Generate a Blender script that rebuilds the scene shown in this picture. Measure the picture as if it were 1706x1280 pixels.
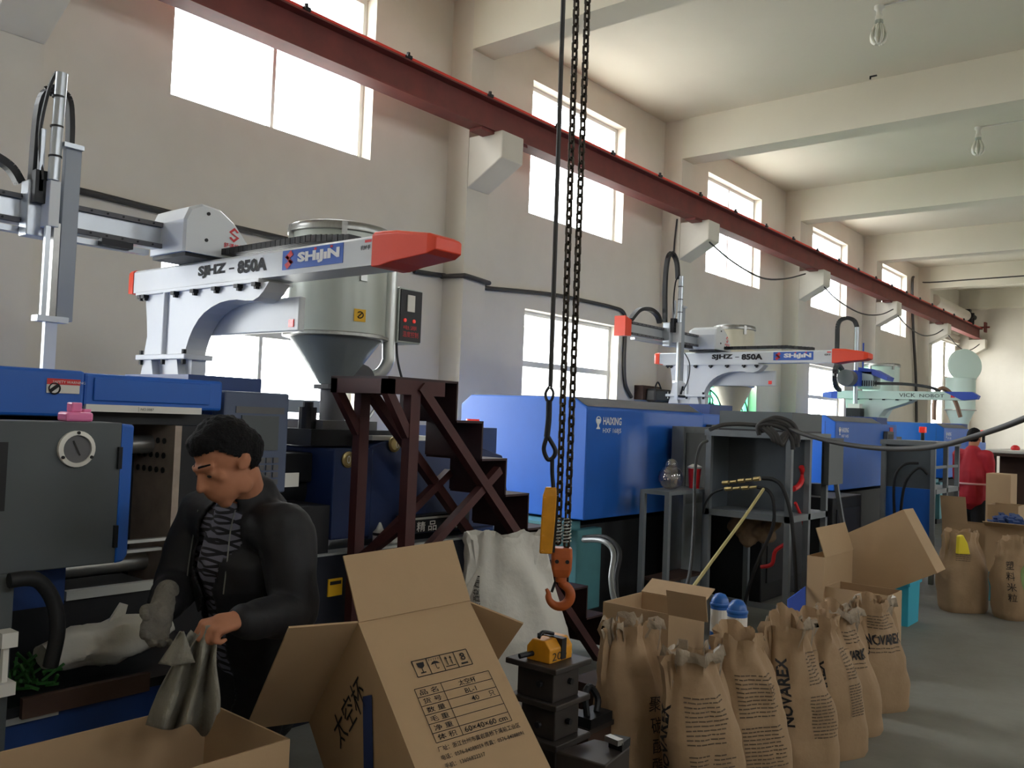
import bpy, bmesh, math, random
from mathutils import Vector, Matrix, Euler, noise
random.seed(7)
V = Vector
PI = math.pi
for _o in list(bpy.data.objects):
    bpy.data.objects.remove(_o)
SC = bpy.context.scene
COL = SC.collection

# ---------------------------------------------------------------- camera
CAM_H = 1.6
FPX = 1459.4                      # focal length in pixels of the 1706 x 1280 frame
YAW, PITCH, ROLL = 0.686145518, 0.0374669756, 0.0388228254
_f = V((math.cos(YAW) * math.cos(PITCH), math.sin(YAW) * math.cos(PITCH), math.sin(PITCH)))
_r0 = V((math.sin(YAW), -math.cos(YAW), 0))
_u0 = _r0.cross(_f)
_c, _s = math.cos(ROLL), math.sin(ROLL)
_r = _c * _r0 + _s * _u0
_u = -_s * _r0 + _c * _u0
EYE = V((0, 0, CAM_H))
cam = bpy.data.cameras.new('camera')
camo = bpy.data.objects.new('camera', cam)
COL.objects.link(camo)
camo.matrix_world = Matrix(((_r.x, _u.x, -_f.x, 0), (_r.y, _u.y, -_f.y, 0), (_r.z, _u.z, -_f.z, CAM_H), (0, 0, 0, 1)))
cam.sensor_fit = 'HORIZONTAL'
cam.sensor_width = 36
cam.lens = 36 * FPX / 1706
cam.clip_start = 0.05
cam.clip_end = 400
SC.camera = camo


def on(x, y, ax, v):
    """point where the sight line of photo pixel x, y meets the plane axis=v"""
    d = _f + _r * ((x - 853) / FPX) + _u * ((640 - y) / FPX)
    return EYE + d * ((v - EYE[ax]) / d[ax])


def pr_px(p):
    q = V(p) - EYE
    return (853 + FPX * q.dot(_r) / q.dot(_f), 640 - FPX * q.dot(_u) / q.dot(_f))


def dep(x, y, t):
    return EYE + (_f + _r * ((x - 853) / FPX) + _u * ((640 - y) / FPX)) * t


# ---------------------------------------------------------------- world, light, exposure
WORLD_STRENGTH = 17.5
wd = bpy.data.worlds.new('overcast_sky')
SC.world = wd
wd.use_nodes = True
_bg = wd.node_tree.nodes['Background']
_bg.inputs['Color'].default_value = (0.93, 0.97, 1.0, 1)
_bg.inputs['Strength'].default_value = WORLD_STRENGTH
SC.view_settings.view_transform = 'Standard'
SC.view_settings.look = 'None'
SC.view_settings.gamma = 1
SC.view_settings.use_curve_mapping = False
SC.view_settings.exposure = 0.0
SC.cycles.use_denoising = True
SC.cycles.max_bounces = 14
SC.cycles.diffuse_bounces = 7
SC.cycles.transparent_max_bounces = 16


def portal(name, loc, rot, sx, sy):
    l = bpy.data.lights.new(name, 'AREA')
    l.shape = 'RECTANGLE'
    l.size, l.size_y = sx, sy
    l.cycles.is_portal = True
    o = bpy.data.objects.new(name, l)
    COL.objects.link(o)
    o.location = loc
    o.rotation_euler = rot
    return o


# ---------------------------------------------------------------- materials
def srgb(c):
    out = []
    for v in c:
        v = v / 255.0
        out.append(v / 12.92 if v <= 0.04045 else ((v + 0.055) / 1.055) ** 2.4)
    return tuple(out) + (1,)


MATS = {}


def mat(name, col, rough=0.6, metal=0.0, var=0.0, scale=8.0, bump=0.0, bscale=40.0, col2=None, emit=0.0, spec=0.5, stretch=None):
    """principled material; var mixes col towards col2 (or a darker col) with noise"""
    if name in MATS:
        return MATS[name]
    m = bpy.data.materials.new(name)
    m.use_nodes = True
    nt = m.node_tree
    p = nt.nodes['Principled BSDF']
    c = srgb(col)
    p.inputs['Base Color'].default_value = c
    p.inputs['Roughness'].default_value = rough
    p.inputs['Metallic'].default_value = metal
    p.inputs['Specular IOR Level'].default_value = spec
    if var > 0 or bump > 0:
        tc = nt.nodes.new('ShaderNodeTexCoord')
        mp = nt.nodes.new('ShaderNodeMapping')
        nt.links.new(tc.outputs['Object'], mp.inputs['Vector'])
        if stretch:
            mp.inputs['Scale'].default_value = stretch
    if var > 0:
        n = nt.nodes.new('ShaderNodeTexNoise')
        n.inputs['Scale'].default_value = scale
        n.inputs['Detail'].default_value = 6
        n.inputs['Roughness'].default_value = 0.62
        nt.links.new(mp.outputs['Vector'], n.inputs['Vector'])
        r = nt.nodes.new('ShaderNodeValToRGB')
        r.color_ramp.elements[0].position = 0.35
        r.color_ramp.elements[1].position = 0.7
        c2 = srgb(col2) if col2 else tuple(v * 0.45 for v in c[:3]) + (1,)
        mixed = tuple(c[i] * (1 - var) + c2[i] * var for i in range(3)) + (1,)
        r.color_ramp.elements[0].color = mixed
        r.color_ramp.elements[1].color = c
        nt.links.new(n.outputs['Fac'], r.inputs['Fac'])
        nt.links.new(r.outputs['Color'], p.inputs['Base Color'])
    if bump > 0:
        n2 = nt.nodes.new('ShaderNodeTexNoise')
        n2.inputs['Scale'].default_value = bscale
        n2.inputs['Detail'].default_value = 5
        nt.links.new(mp.outputs['Vector'], n2.inputs['Vector'])
        b = nt.nodes.new('ShaderNodeBump')
        b.inputs['Strength'].default_value = bump
        b.inputs['Distance'].default_value = 0.02
        nt.links.new(n2.outputs['Fac'], b.inputs['Height'])
        nt.links.new(b.outputs['Normal'], p.inputs['Normal'])
    if emit > 0:
        p.inputs['Emission Color'].default_value = c
        p.inputs['Emission Strength'].default_value = emit
    MATS[name] = m
    return m


def glass_mat(name, tint=(1, 1, 1), gloss=0.08):
    m = bpy.data.materials.new(name)
    m.use_nodes = True
    nt = m.node_tree
    nt.nodes.remove(nt.nodes['Principled BSDF'])
    out = nt.nodes['Material Output']
    t = nt.nodes.new('ShaderNodeBsdfTransparent')
    t.inputs['Color'].default_value = tuple(tint) + (1,)
    g = nt.nodes.new('ShaderNodeBsdfGlossy')
    g.inputs['Roughness'].default_value = 0.05
    mx = nt.nodes.new('ShaderNodeMixShader')
    mx.inputs[0].default_value = gloss
    nt.links.new(t.outputs[0], mx.inputs[1])
    nt.links.new(g.outputs[0], mx.inputs[2])
    nt.links.new(mx.outputs[0], out.inputs['Surface'])
    MATS[name] = m
    return m


wall_m = mat('wall_plaster', (212, 206, 193), 0.9, var=0.22, scale=1.3, bump=0.15, bscale=6, col2=(176, 168, 152))
ceil_m = mat('ceiling_plaster', (212, 207, 190), 0.9, var=0.12, scale=0.8, bump=0.1, bscale=5, col2=(180, 172, 150))
floor_m = mat('floor_concrete', (132, 132, 126), 0.55, var=0.45, scale=1.6, bump=0.2, bscale=14, col2=(88, 84, 76))
white_frame_m = mat('window_frame_white', (214, 214, 208), 0.4)
glass_m = glass_mat('window_glass')
green_glass_m = glass_mat('green_window_glass', (0.35, 0.8, 0.55), 0.06)
iron_m = mat('wrought_iron', (18, 24, 22), 0.5, 0.6)
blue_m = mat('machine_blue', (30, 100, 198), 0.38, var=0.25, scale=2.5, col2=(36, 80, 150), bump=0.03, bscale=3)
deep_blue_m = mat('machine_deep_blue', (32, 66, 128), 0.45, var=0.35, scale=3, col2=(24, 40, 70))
dust_top_m = mat('dusty_grey_cover', (104, 104, 106), 0.7, var=0.3, scale=5)
dark_m = mat('oily_dark_steel', (34, 35, 38), 0.5, 0.3, var=0.5, scale=6, col2=(14, 14, 16))
black_m = mat('black_plastic', (20, 20, 22), 0.5)
rubber_m = mat('black_rubber', (26, 26, 27), 0.65)
steel_m = mat('bare_steel', (168, 168, 164), 0.35, 0.8, var=0.3, scale=12, stretch=(1, 8, 1))
bright_steel_m = mat('bright_strip', (205, 208, 205), 0.3, 0.5)
grey_panel_m = mat('grey_painted_panel', (84, 90, 92), 0.55, var=0.2, scale=3)
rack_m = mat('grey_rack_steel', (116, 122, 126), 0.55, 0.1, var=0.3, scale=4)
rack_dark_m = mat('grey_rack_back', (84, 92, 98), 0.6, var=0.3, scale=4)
robot_m = mat('robot_white_paint', (214, 218, 221), 0.35, var=0.08, scale=3)
robot_grey_m = mat('robot_grey_paint', (150, 158, 168), 0.4, var=0.1, scale=4)
alu_m = mat('aluminium', (188, 194, 200), 0.32, 0.6, var=0.1, scale=9)
orange_m = mat('orange_red_plastic', (240, 74, 44), 0.38)
logo_blue_m = mat('logo_blue', (38, 92, 190), 0.45)
logo_red_m = mat('logo_red', (214, 44, 50), 0.45)
logo_white_m = mat('logo_white', (232, 234, 236), 0.5)
ink_m = mat('black_ink', (24, 22, 24), 0.7)
hopper_m = mat('hopper_grey_enamel', (176, 182, 174), 0.35, 0.15, var=0.12, scale=3)
hopper_cone_m = mat('hopper_cone_grey', (140, 148, 150), 0.35, 0.35, var=0.2, scale=4)
crane_m = mat('crane_red_oxide', (122, 52, 46), 0.6, var=0.4, scale=4, col2=(70, 40, 38))
crane_red_m = mat('crane_rail_red', (226, 56, 36), 0.5, var=0.2, scale=6)
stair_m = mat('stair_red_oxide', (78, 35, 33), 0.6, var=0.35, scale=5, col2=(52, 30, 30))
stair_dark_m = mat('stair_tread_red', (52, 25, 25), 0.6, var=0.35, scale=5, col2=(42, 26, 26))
kraft_m = mat('kraft_board', (176, 148, 114), 0.8, var=0.15, scale=5, col2=(152, 124, 92), bump=0.05, bscale=30)
kraft_in_m = mat('kraft_board_inside', (158, 130, 98), 0.85, var=0.15, scale=5)
sack_m = mat('kraft_paper_sack', (166, 138, 106), 0.75, var=0.3, scale=5, col2=(130, 104, 76), bump=0.5, bscale=9)
liner_m = mat('clear_plastic_liner', (168, 152, 132), 0.2, var=0.2, scale=14, bump=0.6, bscale=22)
whitebag_m = mat('white_woven_bag', (214, 212, 204), 0.6, var=0.15, scale=4, bump=0.7, bscale=7, col2=(170, 166, 154))
yellow_m = mat('yellow_paint', (222, 152, 26), 0.45, var=0.35, scale=12, col2=(120, 78, 20))
hook_m = mat('orange_hook_paint', (186, 92, 38), 0.5, 0.1, var=0.4, scale=14, col2=(110, 56, 30))
chain_m = mat('chain_steel', (70, 62, 52), 0.45, 0.7, var=0.3, scale=20)
teal_m = mat('teal_paint', (84, 142, 150), 0.5, var=0.3, scale=4)
skin_m = mat('skin', (172, 118, 90), 0.62, spec=0.2, var=0.15, scale=9, col2=(150, 92, 68))
hair_m = mat('black_hair', (22, 21, 22), 0.75, spec=0.15, bump=0.5, bscale=120)
jacket_m = mat('black_jacket', (18, 17, 21), 0.7, var=0.3, scale=5, bump=0.3, bscale=9)
sweater_m = mat('dark_grey_sweater', (62, 62, 72), 0.85, bump=0.4, bscale=60)
trouser_m = mat('black_trousers', (20, 20, 23), 0.8)
glove_m = mat('grey_knit_glove', (122, 118, 108), 0.9, var=0.4, scale=18, bump=0.5, bscale=60, col2=(60, 54, 48))
rag_m = mat('grey_rag', (138, 134, 122), 0.9, var=0.3, scale=9, bump=0.5, bscale=40)
red_m = mat('red_plastic', (206, 36, 40), 0.4)
red_lamp_m = mat('red_lamp_lens', (240, 50, 40), 0.25, emit=0.25)
red_cloth_m = mat('red_jacket', (168, 22, 40), 0.75, var=0.2, scale=8)
pink_m = mat('pink_plastic', (236, 128, 178), 0.35)
cyan_m = mat('cyan_plastic', (60, 176, 204), 0.35)
jug_m = mat('blue_plastic', (34, 96, 176), 0.35)
panel_blue_m = mat('blue_sheet', (48, 84, 186), 0.5)
purple_m = mat('purple_plastic', (78, 70, 168), 0.35)
label_m = mat('white_label', (226, 224, 216), 0.6)
label_yellow_m = mat('yellow_label', (226, 176, 30), 0.6)
cable_m = mat('dark_cable', (52, 50, 48), 0.6)
hose_grey_m = mat('grey_hose', (120, 122, 120), 0.35, 0.2)
hose_yellow_m = mat('pale_yellow_rope', (164, 152, 100), 0.7)
brass_m = mat('brass_fitting', (170, 150, 100), 0.35, 0.8)
mould_m = mat('mould_steel', (66, 60, 56), 0.5, 0.4, var=0.5, scale=9, col2=(48, 42, 38))
mint_m = mat('mint_white_paint', (196, 216, 208), 0.4)
nav_blue_m = mat('navy_blue_plastic', (36, 72, 176), 0.4)
bulb_m = mat('glass_bulb_white', (222, 222, 210), 0.15)
green_m = mat('green_parts', (46, 104, 40), 0.6, var=0.4, scale=30)
wood_m = mat('dark_wood', (70, 48, 36), 0.7, var=0.3, scale=6)
ext_m = mat('outside_concrete', (188, 186, 180), 0.9)
ext_wall_m = mat('outside_white_wall', (225, 225, 222), 0.9)
ext_roof_m = mat('outside_grey_roof', (120, 124, 130), 0.9)

# ---------------------------------------------------------------- object helpers
ROOTM = {}


def tag(o, label=None, cat=None, group=None, kind=None):
    if label:
        o['label'] = label
    if cat:
        o['category'] = cat
    if group:
        o['group'] = group
    if kind:
        o['kind'] = kind
    return o


def thing(name, label, cat, loc=(0, 0, 0), rz=0.0, group=None, rot=None):
    o = bpy.data.objects.new(name, None)
    COL.objects.link(o)
    o.location = loc
    o.rotation_euler = rot if rot else (0, 0, rz)
    o.empty_display_size = 0.1
    ROOTM[o.name] = Matrix.LocRotScale(V(loc), Euler(o.rotation_euler), None)
    return tag(o, label, cat, group)


def copy_tree(o, parent=None):
    c = o.copy()
    COL.objects.link(c)
    c.parent = parent
    for ch in list(o.children):
        copy_tree(ch, c)
    return c


def root_of(o):
    while o.parent:
        o = o.parent
    return o


class G:
    """collects shapes into one bmesh; build() links it as one mesh object"""

    def __init__(self):
        self.bm = bmesh.new()

    def quadface(self, pts):
        vs = [self.bm.verts.new(p) for p in pts]
        self.bm.faces.new(vs)
        return self

    def box(self, x0, x1, y0, y1, z0, z1):
        c = [V((x, y, z)) for z in (z0, z1) for y in (y0, y1) for x in (x0, x1)]
        return self._hex(c)

    def _hex(self, c):
        v = [self.bm.verts.new(p) for p in c]
        for f in ((0, 2, 3, 1), (4, 5, 7, 6), (0, 1, 5, 4), (2, 6, 7, 3), (0, 4, 6, 2), (1, 3, 7, 5)):
            self.bm.faces.new([v[i] for i in f])
        return self

    def obox(self, o, a, b, c):
        """parallelepiped from corner o with edge vectors a, b, c"""
        o, a, b, c = V(o), V(a), V(b), V(c)
        return self._hex([o, o + a, o + b, o + a + b, o + c, o + a + c, o + b + c, o + a + b + c])

    def bar(self, p0, p1, w, h, up=(0, 0, 1)):
        """rectangular bar from p0 to p1, w across, h along up"""
        p0, p1 = V(p0), V(p1)
        d = (p1 - p0)
        up = V(up)
        s = d.cross(up)
        if s.length < 1e-6:
            s = d.cross(V((1, 0, 0)))
        s.normalize()
        t = s.cross(d).normalized()
        return self.obox(p0 - s * w / 2 - t * h / 2, d, s * w, t * h)

    def prism(self, pts, off):
        """closed polygon pts extruded by vector off"""
        off = V(off)
        a = [self.bm.verts.new(V(p)) for p in pts]
        b = [self.bm.verts.new(V(p) + off) for p in pts]
        n = len(a)
        self.bm.faces.new(a[::-1])
        self.bm.faces.new(b)
        for i in range(n):
            self.bm.faces.new((a[i], a[(i + 1) % n], b[(i + 1) % n], b[i]))
        return self

    def loft(self, rings, cap0=True, cap1=True, closed=True):
        vs = [[self.bm.verts.new(p) for p in r] for r in rings]
        n = len(vs[0])
        for i in range(len(vs) - 1):
            for j in range(n if closed else n - 1):
                k = (j + 1) % n
                self.bm.faces.new((vs[i][j], vs[i][k], vs[i + 1][k], vs[i + 1][j]))
        if closed and cap0:
            self.bm.faces.new(vs[0][::-1])
        if closed and cap1:
            self.bm.faces.new(vs[-1])
        return self

    def cyl(self, p0, p1, r0, r1=None, n=14):
        p0, p1 = V(p0), V(p1)
        r1 = r0 if r1 is None else r1
        d = (p1 - p0).normalized()
        s = d.orthogonal().normalized()
        t = d.cross(s)
        rr = []
        for p, r in ((p0, r0), (p1, r1)):
            rr.append([p + (s * math.cos(2 * PI * i / n) + t * math.sin(2 * PI * i / n)) * r for i in range(n)])
        return self.loft(rr)

    def lathe(self, o, prof, n=24, axis=(0, 0, 1), caps=True):
        o, d = V(o), V(axis).normalized()
        s = d.orthogonal().normalized() if abs(d.z) < 0.99 else V((1, 0, 0))
        t = d.cross(s)
        rr = [[o + d * z + (s * math.cos(2 * PI * i / n) + t * math.sin(2 * PI * i / n)) * max(r, 1e-4) for i in range(n)] for r, z in prof]
        return self.loft(rr, caps, caps)

    def tube(self, pts, r, n=8, smooth=0, closed=False, caps=True):
        pts = [V(p) for p in pts]
        if smooth:
            pts = spline(pts, smooth, closed)
        N = len(pts)
        rings = []
        prev = None
        for i, p in enumerate(pts):
            a = pts[(i - 1) % N] if (closed or i > 0) else p
            b = pts[(i + 1) % N] if (closed or i < N - 1) else p
            d = (b - a).normalized()
            if prev is None:
                s = d.orthogonal().normalized()
            else:
                s = (prev - d * prev.dot(d))
                s = s.normalized() if s.length > 1e-6 else d.orthogonal().normalized()
            prev = s
            t = d.cross(s)
            rad = r(i / max(1, N - 1)) if callable(r) else r
            rings.append([p + (s * math.cos(2 * PI * k / n) + t * math.sin(2 * PI * k / n)) * rad for k in range(n)])
        if closed:
            rings.append(rings[0])
            return self.loft(rings, False, False)
        return self.loft(rings, caps, caps)

    def ell(self, c, r, rot=None, nu=14, nv=8):
        c = V(c)
        R = rot.to_matrix() if rot else Matrix.Identity(3)
        rings = []
        for j in range(nv + 1):
            ph = -PI / 2 + PI * j / nv
            cr = max(math.cos(ph), 0.02)
            rings.append([c + R @ V((r[0] * cr * math.cos(2 * PI * i / nu), r[1] * cr * math.sin(2 * PI * i / nu), r[2] * math.sin(ph))) for i in range(nu)])
        return self.loft(rings)

    def capsule(self, p0, p1, r0, r1, n=12):
        p0, p1 = V(p0), V(p1)
        d = (p1 - p0)
        L = d.length
        d.normalize()
        prof = [(r0 * math.sin(a), -r0 * math.cos(a)) for a in (0.12, 0.5, 1.0)] + [(r0, 0), (r1, L)] + \
               [(r1 * math.cos(a), L + r1 * math.sin(a)) for a in (0.55, 1.05, 1.45)]
        return self.lathe(p0, prof, n, d)

    def build(self, name, m, parent=None, smooth=False, bevel=0.0, seg=2, local=False, kind=None, label=None, solid=0.0):
        bmesh.ops.recalc_face_normals(self.bm, faces=self.bm.faces[:])
        me = bpy.data.meshes.new(name)
        if parent is not None and not local:
            rt = root_of(parent)
            if rt.name in ROOTM:
                self.bm.transform(ROOTM[rt.name].inverted())
        self.bm.to_mesh(me)
        self.bm.free()
        me.materials.append(m)
        if smooth:
            for p in me.polygons:
                p.use_smooth = True
        o = bpy.data.objects.new(name, me)
        COL.objects.link(o)
        if parent is not None:
            o.parent = parent
        if solid:
            md = o.modifiers.new('solid', 'SOLIDIFY')
            md.thickness = solid
            md.offset = 0
        if bevel > 0:
            md = o.modifiers.new('bevel', 'BEVEL')
            md.width = bevel
            md.segments = seg
            md.limit_method = 'ANGLE'
            md.angle_limit = 0.6
        if smooth and bevel == 0:
            try:
                me.set_sharp_from_angle(angle=0.9)
            except Exception:
                pass
        if kind:
            o['kind'] = kind
        if label:
            o['label'] = label
        return o


def one(name, g, m, label, cat, loc=None, group=None, **kw):
    """a thing that is a single mesh; loc moves its origin to its base"""
    if loc is not None:
        g.bm.transform(Matrix.Translation(-V(loc)))
    o = g.build(name, m, None, **kw)
    if loc is not None:
        o.location = loc
    return tag(o, label, cat, group)


def spline(pts, k, closed=False):
    out = []
    N = len(pts)
    rng = range(N) if closed else range(N - 1)
    for i in rng:
        p0 = pts[(i - 1) % N] if (closed or i > 0) else pts[0]
        p1, p2 = pts[i], pts[(i + 1) % N]
        p3 = pts[(i + 2) % N] if (closed or i + 2 < N) else pts[-1]
        for j in range(k):
            t = j / k
            out.append(0.5 * ((2 * p1) + (-p0 + p2) * t + (2 * p0 - 5 * p1 + 4 * p2 - p3) * t * t + (-p0 + 3 * p1 - 3 * p2 + p3) * t ** 3))
    if not closed:
        out.append(pts[-1])
    return out


def text_mesh(s, size, bold=0.0, res=2):
    """2-D text outline as a filled bmesh, lower left at 0, 0; returns bm, width, height"""
    cu = bpy.data.curves.new('lettering_curve', 'FONT')
    cu.body = s
    cu.size = size
    cu.offset = bold
    cu.resolution_u = res
    o = bpy.data.objects.new('lettering_curve', cu)
    COL.objects.link(o)
    bpy.context.view_layer.update()
    dg = bpy.context.evaluated_depsgraph_get()
    me = bpy.data.meshes.new_from_object(o.evaluated_get(dg))
    bm = bmesh.new()
    bm.from_mesh(me)
    bpy.data.objects.remove(o)
    bpy.data.curves.remove(cu)
    bpy.data.meshes.remove(me)
    if bm.verts:
        x0 = min(v.co.x for v in bm.verts)
        x1 = max(v.co.x for v in bm.verts)
        y0 = min(v.co.y for v in bm.verts)
        y1 = max(v.co.y for v in bm.verts)
        bmesh.ops.translate(bm, verts=bm.verts, vec=(-x0, -y0, 0))
        return bm, x1 - x0, y1 - y0
    return bm, 0, 0


def text(s, org, xd, yd, m, parent, width=None, height=None, size=0.1, bold=0.0, fn=None, name='lettering', into=None, skew=0.0):
    """flat print of s with its lower left at org, fitted to width x height"""
    bm, w, h = text_mesh(s, size, bold)
    sx = width / w if width and w else 1
    sy = height / h if height and h else sx
    if width is None and height:
        sx = sy
    org, xd, yd = V(org), V(xd).normalized(), V(yd).normalized()
    for v in bm.verts:
        x, y = v.co.x * sx, v.co.y * sy
        v.co = fn(x, y) if fn else org + xd * (x + skew * y) + yd * y
    g = into if into else G()
    tmp = bpy.data.meshes.new('lettering')
    bm.to_mesh(tmp)
    bm.free()
    g.bm.from_mesh(tmp)
    bpy.data.meshes.remove(tmp)
    if into:
        return g
    return flat(g, name, m, parent)


def flat(g, name, m, parent, label=None):
    """builds print without turning its faces round"""
    me = bpy.data.meshes.new(name)
    rt = root_of(parent)
    if rt.name in ROOTM:
        g.bm.transform(ROOTM[rt.name].inverted())
    g.bm.to_mesh(me)
    g.bm.free()
    me.materials.append(m)
    o = bpy.data.objects.new(name, me)
    COL.objects.link(o)
    o.parent = parent
    if label:
        o['label'] = label
    return o


def strips(g, org, xd, yd, lines):
    """lines: (x0, x1, y0, y1) rectangles in the plane of org, xd, yd"""
    org, xd, yd = V(org), V(xd).normalized(), V(yd).normalized()
    for x0, x1, y0, y1 in lines:
        g.quadface([org + xd * x + yd * y for x, y in ((x0, y0), (x1, y0), (x1, y1), (x0, y1))])
    return g


def fuse(name, g, m, parent, voxel=0.006, smooth=6, wrinkle=0.0, wscale=9.0, paint=None):
    """melts the overlapping closed shapes of g into one continuous skin"""
    me = bpy.data.meshes.new(name)
    bmesh.ops.recalc_face_normals(g.bm, faces=g.bm.faces[:])
    g.bm.to_mesh(me)
    g.bm.free()
    o = bpy.data.objects.new(name, me)
    COL.objects.link(o)
    r = o.modifiers.new('remesh', 'REMESH')
    r.mode = 'VOXEL'
    r.voxel_size = voxel
    s = o.modifiers.new('smooth', 'SMOOTH')
    s.iterations = smooth
    s.factor = 0.5
    bpy.context.view_layer.update()
    dg = bpy.context.evaluated_depsgraph_get()
    me2 = bpy.data.meshes.new_from_object(o.evaluated_get(dg))
    bpy.data.objects.remove(o)
    bpy.data.meshes.remove(me)
    if wrinkle:
        nv = [v.normal.copy() for v in me2.vertices]
        for v, n in zip(me2.vertices, nv):
            p = v.co * wscale
            v.co += n * wrinkle * (noise.noise(p) + 0.6 * noise.noise(V((p.x * 2, p.y * 2, p.z * 1.3)) + V((5, 1, 2))))
    rt = root_of(parent) if parent else None
    if rt and rt.name in ROOTM:
        me2.transform(ROOTM[rt.name].inverted())
    me2.materials.append(m)
    for p in me2.polygons:
        p.use_smooth = True
    o = bpy.data.objects.new(name, me2)
    COL.objects.link(o)
    if parent:
        o.parent = parent
    return o

# ================================================================ the setting
WX0, WX1 = -2.6, 30.0            # near and far end of the hall
WY = 6.5                          # inner face of the window wall
WYR = -5.6                        # inner face of the opposite wall
CZ = 6.05
BAY = 4.593
WIN_X = 3.533
WIN_W = 2.087
UP = (4.05, 5.666)
LO = (1.0, 2.9)
DOOR = (25.75, 28.0, 4.3)


def wall_with_holes(name, axis, at, thick, u0, u1, z0, z1, holes, label):
    """wall in the plane axis=at (0: x, 1: y); holes are (u0, u1, z0, z1)"""
    us = sorted({u0, u1} | {h[0] for h in holes} | {h[1] for h in holes})
    zs = sorted({z0, z1} | {h[2] for h in holes} | {h[3] for h in holes})
    bm = bmesh.new()
    vert = {}

    def vv(u, z, s):
        k = (round(u, 4), round(z, 4), s)
        if k not in vert:
            c = at + thick * s
            vert[k] = bm.verts.new((c, u, z) if axis == 0 else (u, c, z))
        return vert[k]

    def solid(i, j):
        if i < 0 or j < 0 or i >= len(us) - 1 or j >= len(zs) - 1:
            return False
        u, z = (us[i] + us[i + 1]) / 2, (zs[j] + zs[j + 1]) / 2
        return not any(h[0] < u < h[1] and h[2] < z < h[3] for h in holes)
    for i in range(len(us) - 1):
        for j in range(len(zs) - 1):
            if not solid(i, j):
                continue
            a, b, c, d = us[i], us[i + 1], zs[j], zs[j + 1]
            for s in (0, 1):
                bm.faces.new([vv(a, c, s), vv(b, c, s), vv(b, d, s), vv(a, d, s)])
            for (di, dj, p, q) in ((-1, 0, (a, c), (a, d)), (1, 0, (b, c), (b, d)), (0, -1, (a, c), (b, c)), (0, 1, (a, d), (b, d))):
                if not solid(i + di, j + dj):
                    bm.faces.new([vv(p[0], p[1], 0), vv(q[0], q[1], 0), vv(q[0], q[1], 1), vv(p[0], p[1], 1)])
    g = G()
    g.bm.free()
    g.bm = bm
    o = g.build(name, wall_m, None, kind='structure')
    return tag(o, label, 'wall')


up_wins = [(WIN_X + k * BAY, WIN_X + k * BAY + WIN_W, UP[0], UP[1]) for k in range(-1, 5)]
lo_wins = [(WIN_X + k * BAY, WIN_X + k * BAY + WIN_W, LO[0], LO[1]) for k in range(-1, 4)]
wall_with_holes('wall_left', 1, WY, 0.24, WX0, WX1, 0, CZ, up_wins + lo_wins + [(DOOR[0], DOOR[1], 0, DOOR[2]), (28.15, 29.3, 3.3, 4.3)],
                'long cream plastered wall with two rows of windows beside the crane rail')
RWK = range(-1, 3)
FILL_WIN = [(WIN_X + k * BAY, WIN_X + k * BAY + WIN_W, UP[0], UP[1]) for k in RWK]  # unseen windows added as fill light for the window wall
FILL_OPENING = [(19.5, 22.5, 0, 2.3)]  # unseen opening added to light the floor and the sacks
wall_with_holes('wall_right', 1, WYR, -0.24, WX0, WX1, 0, CZ, FILL_WIN + FILL_OPENING, 'long cream wall opposite the crane rail, outside the picture')
wall_with_holes('wall_far', 0, WX1, 0.24, WYR - 0.24, WY + 0.24, 0, CZ, [], 'cream end wall at the far end of the hall')
wall_with_holes('wall_near', 0, WX0, -0.24, WYR - 0.24, WY + 0.24, 0, CZ, [], 'cream end wall behind the camera')
o = G().box(WX0 - .24, WX1 + .24, WYR - .24, WY + .24, -0.2, 0).build('floor', floor_m, None, kind='structure')
tag(o, 'worn grey concrete floor of the workshop', 'floor')
o = G().box(WX0 - .24, WX1 + .24, WYR - .24, WY + .24, CZ, CZ + 0.2).build('ceiling', ceil_m, None, kind='structure')
tag(o, 'cream plastered ceiling between the cross beams', 'ceiling')
o = G().box(-60, 140, WY + .25, 120, -0.3, -0.12).build('ground_outside', ext_m, None, kind='structure')
tag(o, 'pale concrete yard outside the windows', 'ground')
o = G().box(-60, 140, -120, WYR - .25, -0.3, -0.12).build('ground_outside', ext_m, None, kind='structure')
tag(o, 'pale concrete yard beyond the wall out of the picture', 'ground')

ORD = ['nearest', 'second', 'third', 'fourth', 'fifth', 'sixth', 'seventh']
tn = 0
for k in range(-1, 6):
    x = 6.7 + k * BAY
    tn += 1
    if x + .35 > WX1 + .4:
        continue
    x1 = min(x + .35, WX1)
    if x1 > x:
        b = G().box(x, x1, WYR, WY - .3, 5.465, CZ).build('trim_%d' % tn, ceil_m, None, kind='structure')
        tag(b, 'cream concrete ceiling beam, %s across the hall' % ORD[tn - 1], 'beam')
        p = G().box(x, x1, WY - .3, WY, 0, CZ).build('trim_%d' % (tn + 20), wall_m, None, kind='structure')
        tag(p, 'cream pilaster on the window wall under the %s ceiling beam' % ORD[tn - 1], 'pilaster')
        # corbel carrying the crane rail
        g = G().prism([(x, 6.2, 4.52), (x, 5.74, 4.52), (x, 5.74, 4.24), (x, 6.2, 3.98)], (x1 - x, 0, 0))
        c = g.build('trim_%d' % (tn + 40), wall_m, None, kind='structure', bevel=0.012)
        tag(c, 'cream concrete corbel under the crane rail, %s from the camera' % ORD[tn - 1], 'corbel')
# low ledge line along the wall
o = G().box(WX0, 1.0, 6.44, 6.5, 1.62, 1.68).build('trim_70', wall_m, None, kind='structure')
tag(o, 'narrow ledge on the window wall behind the nearest machine', 'ledge')


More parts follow.
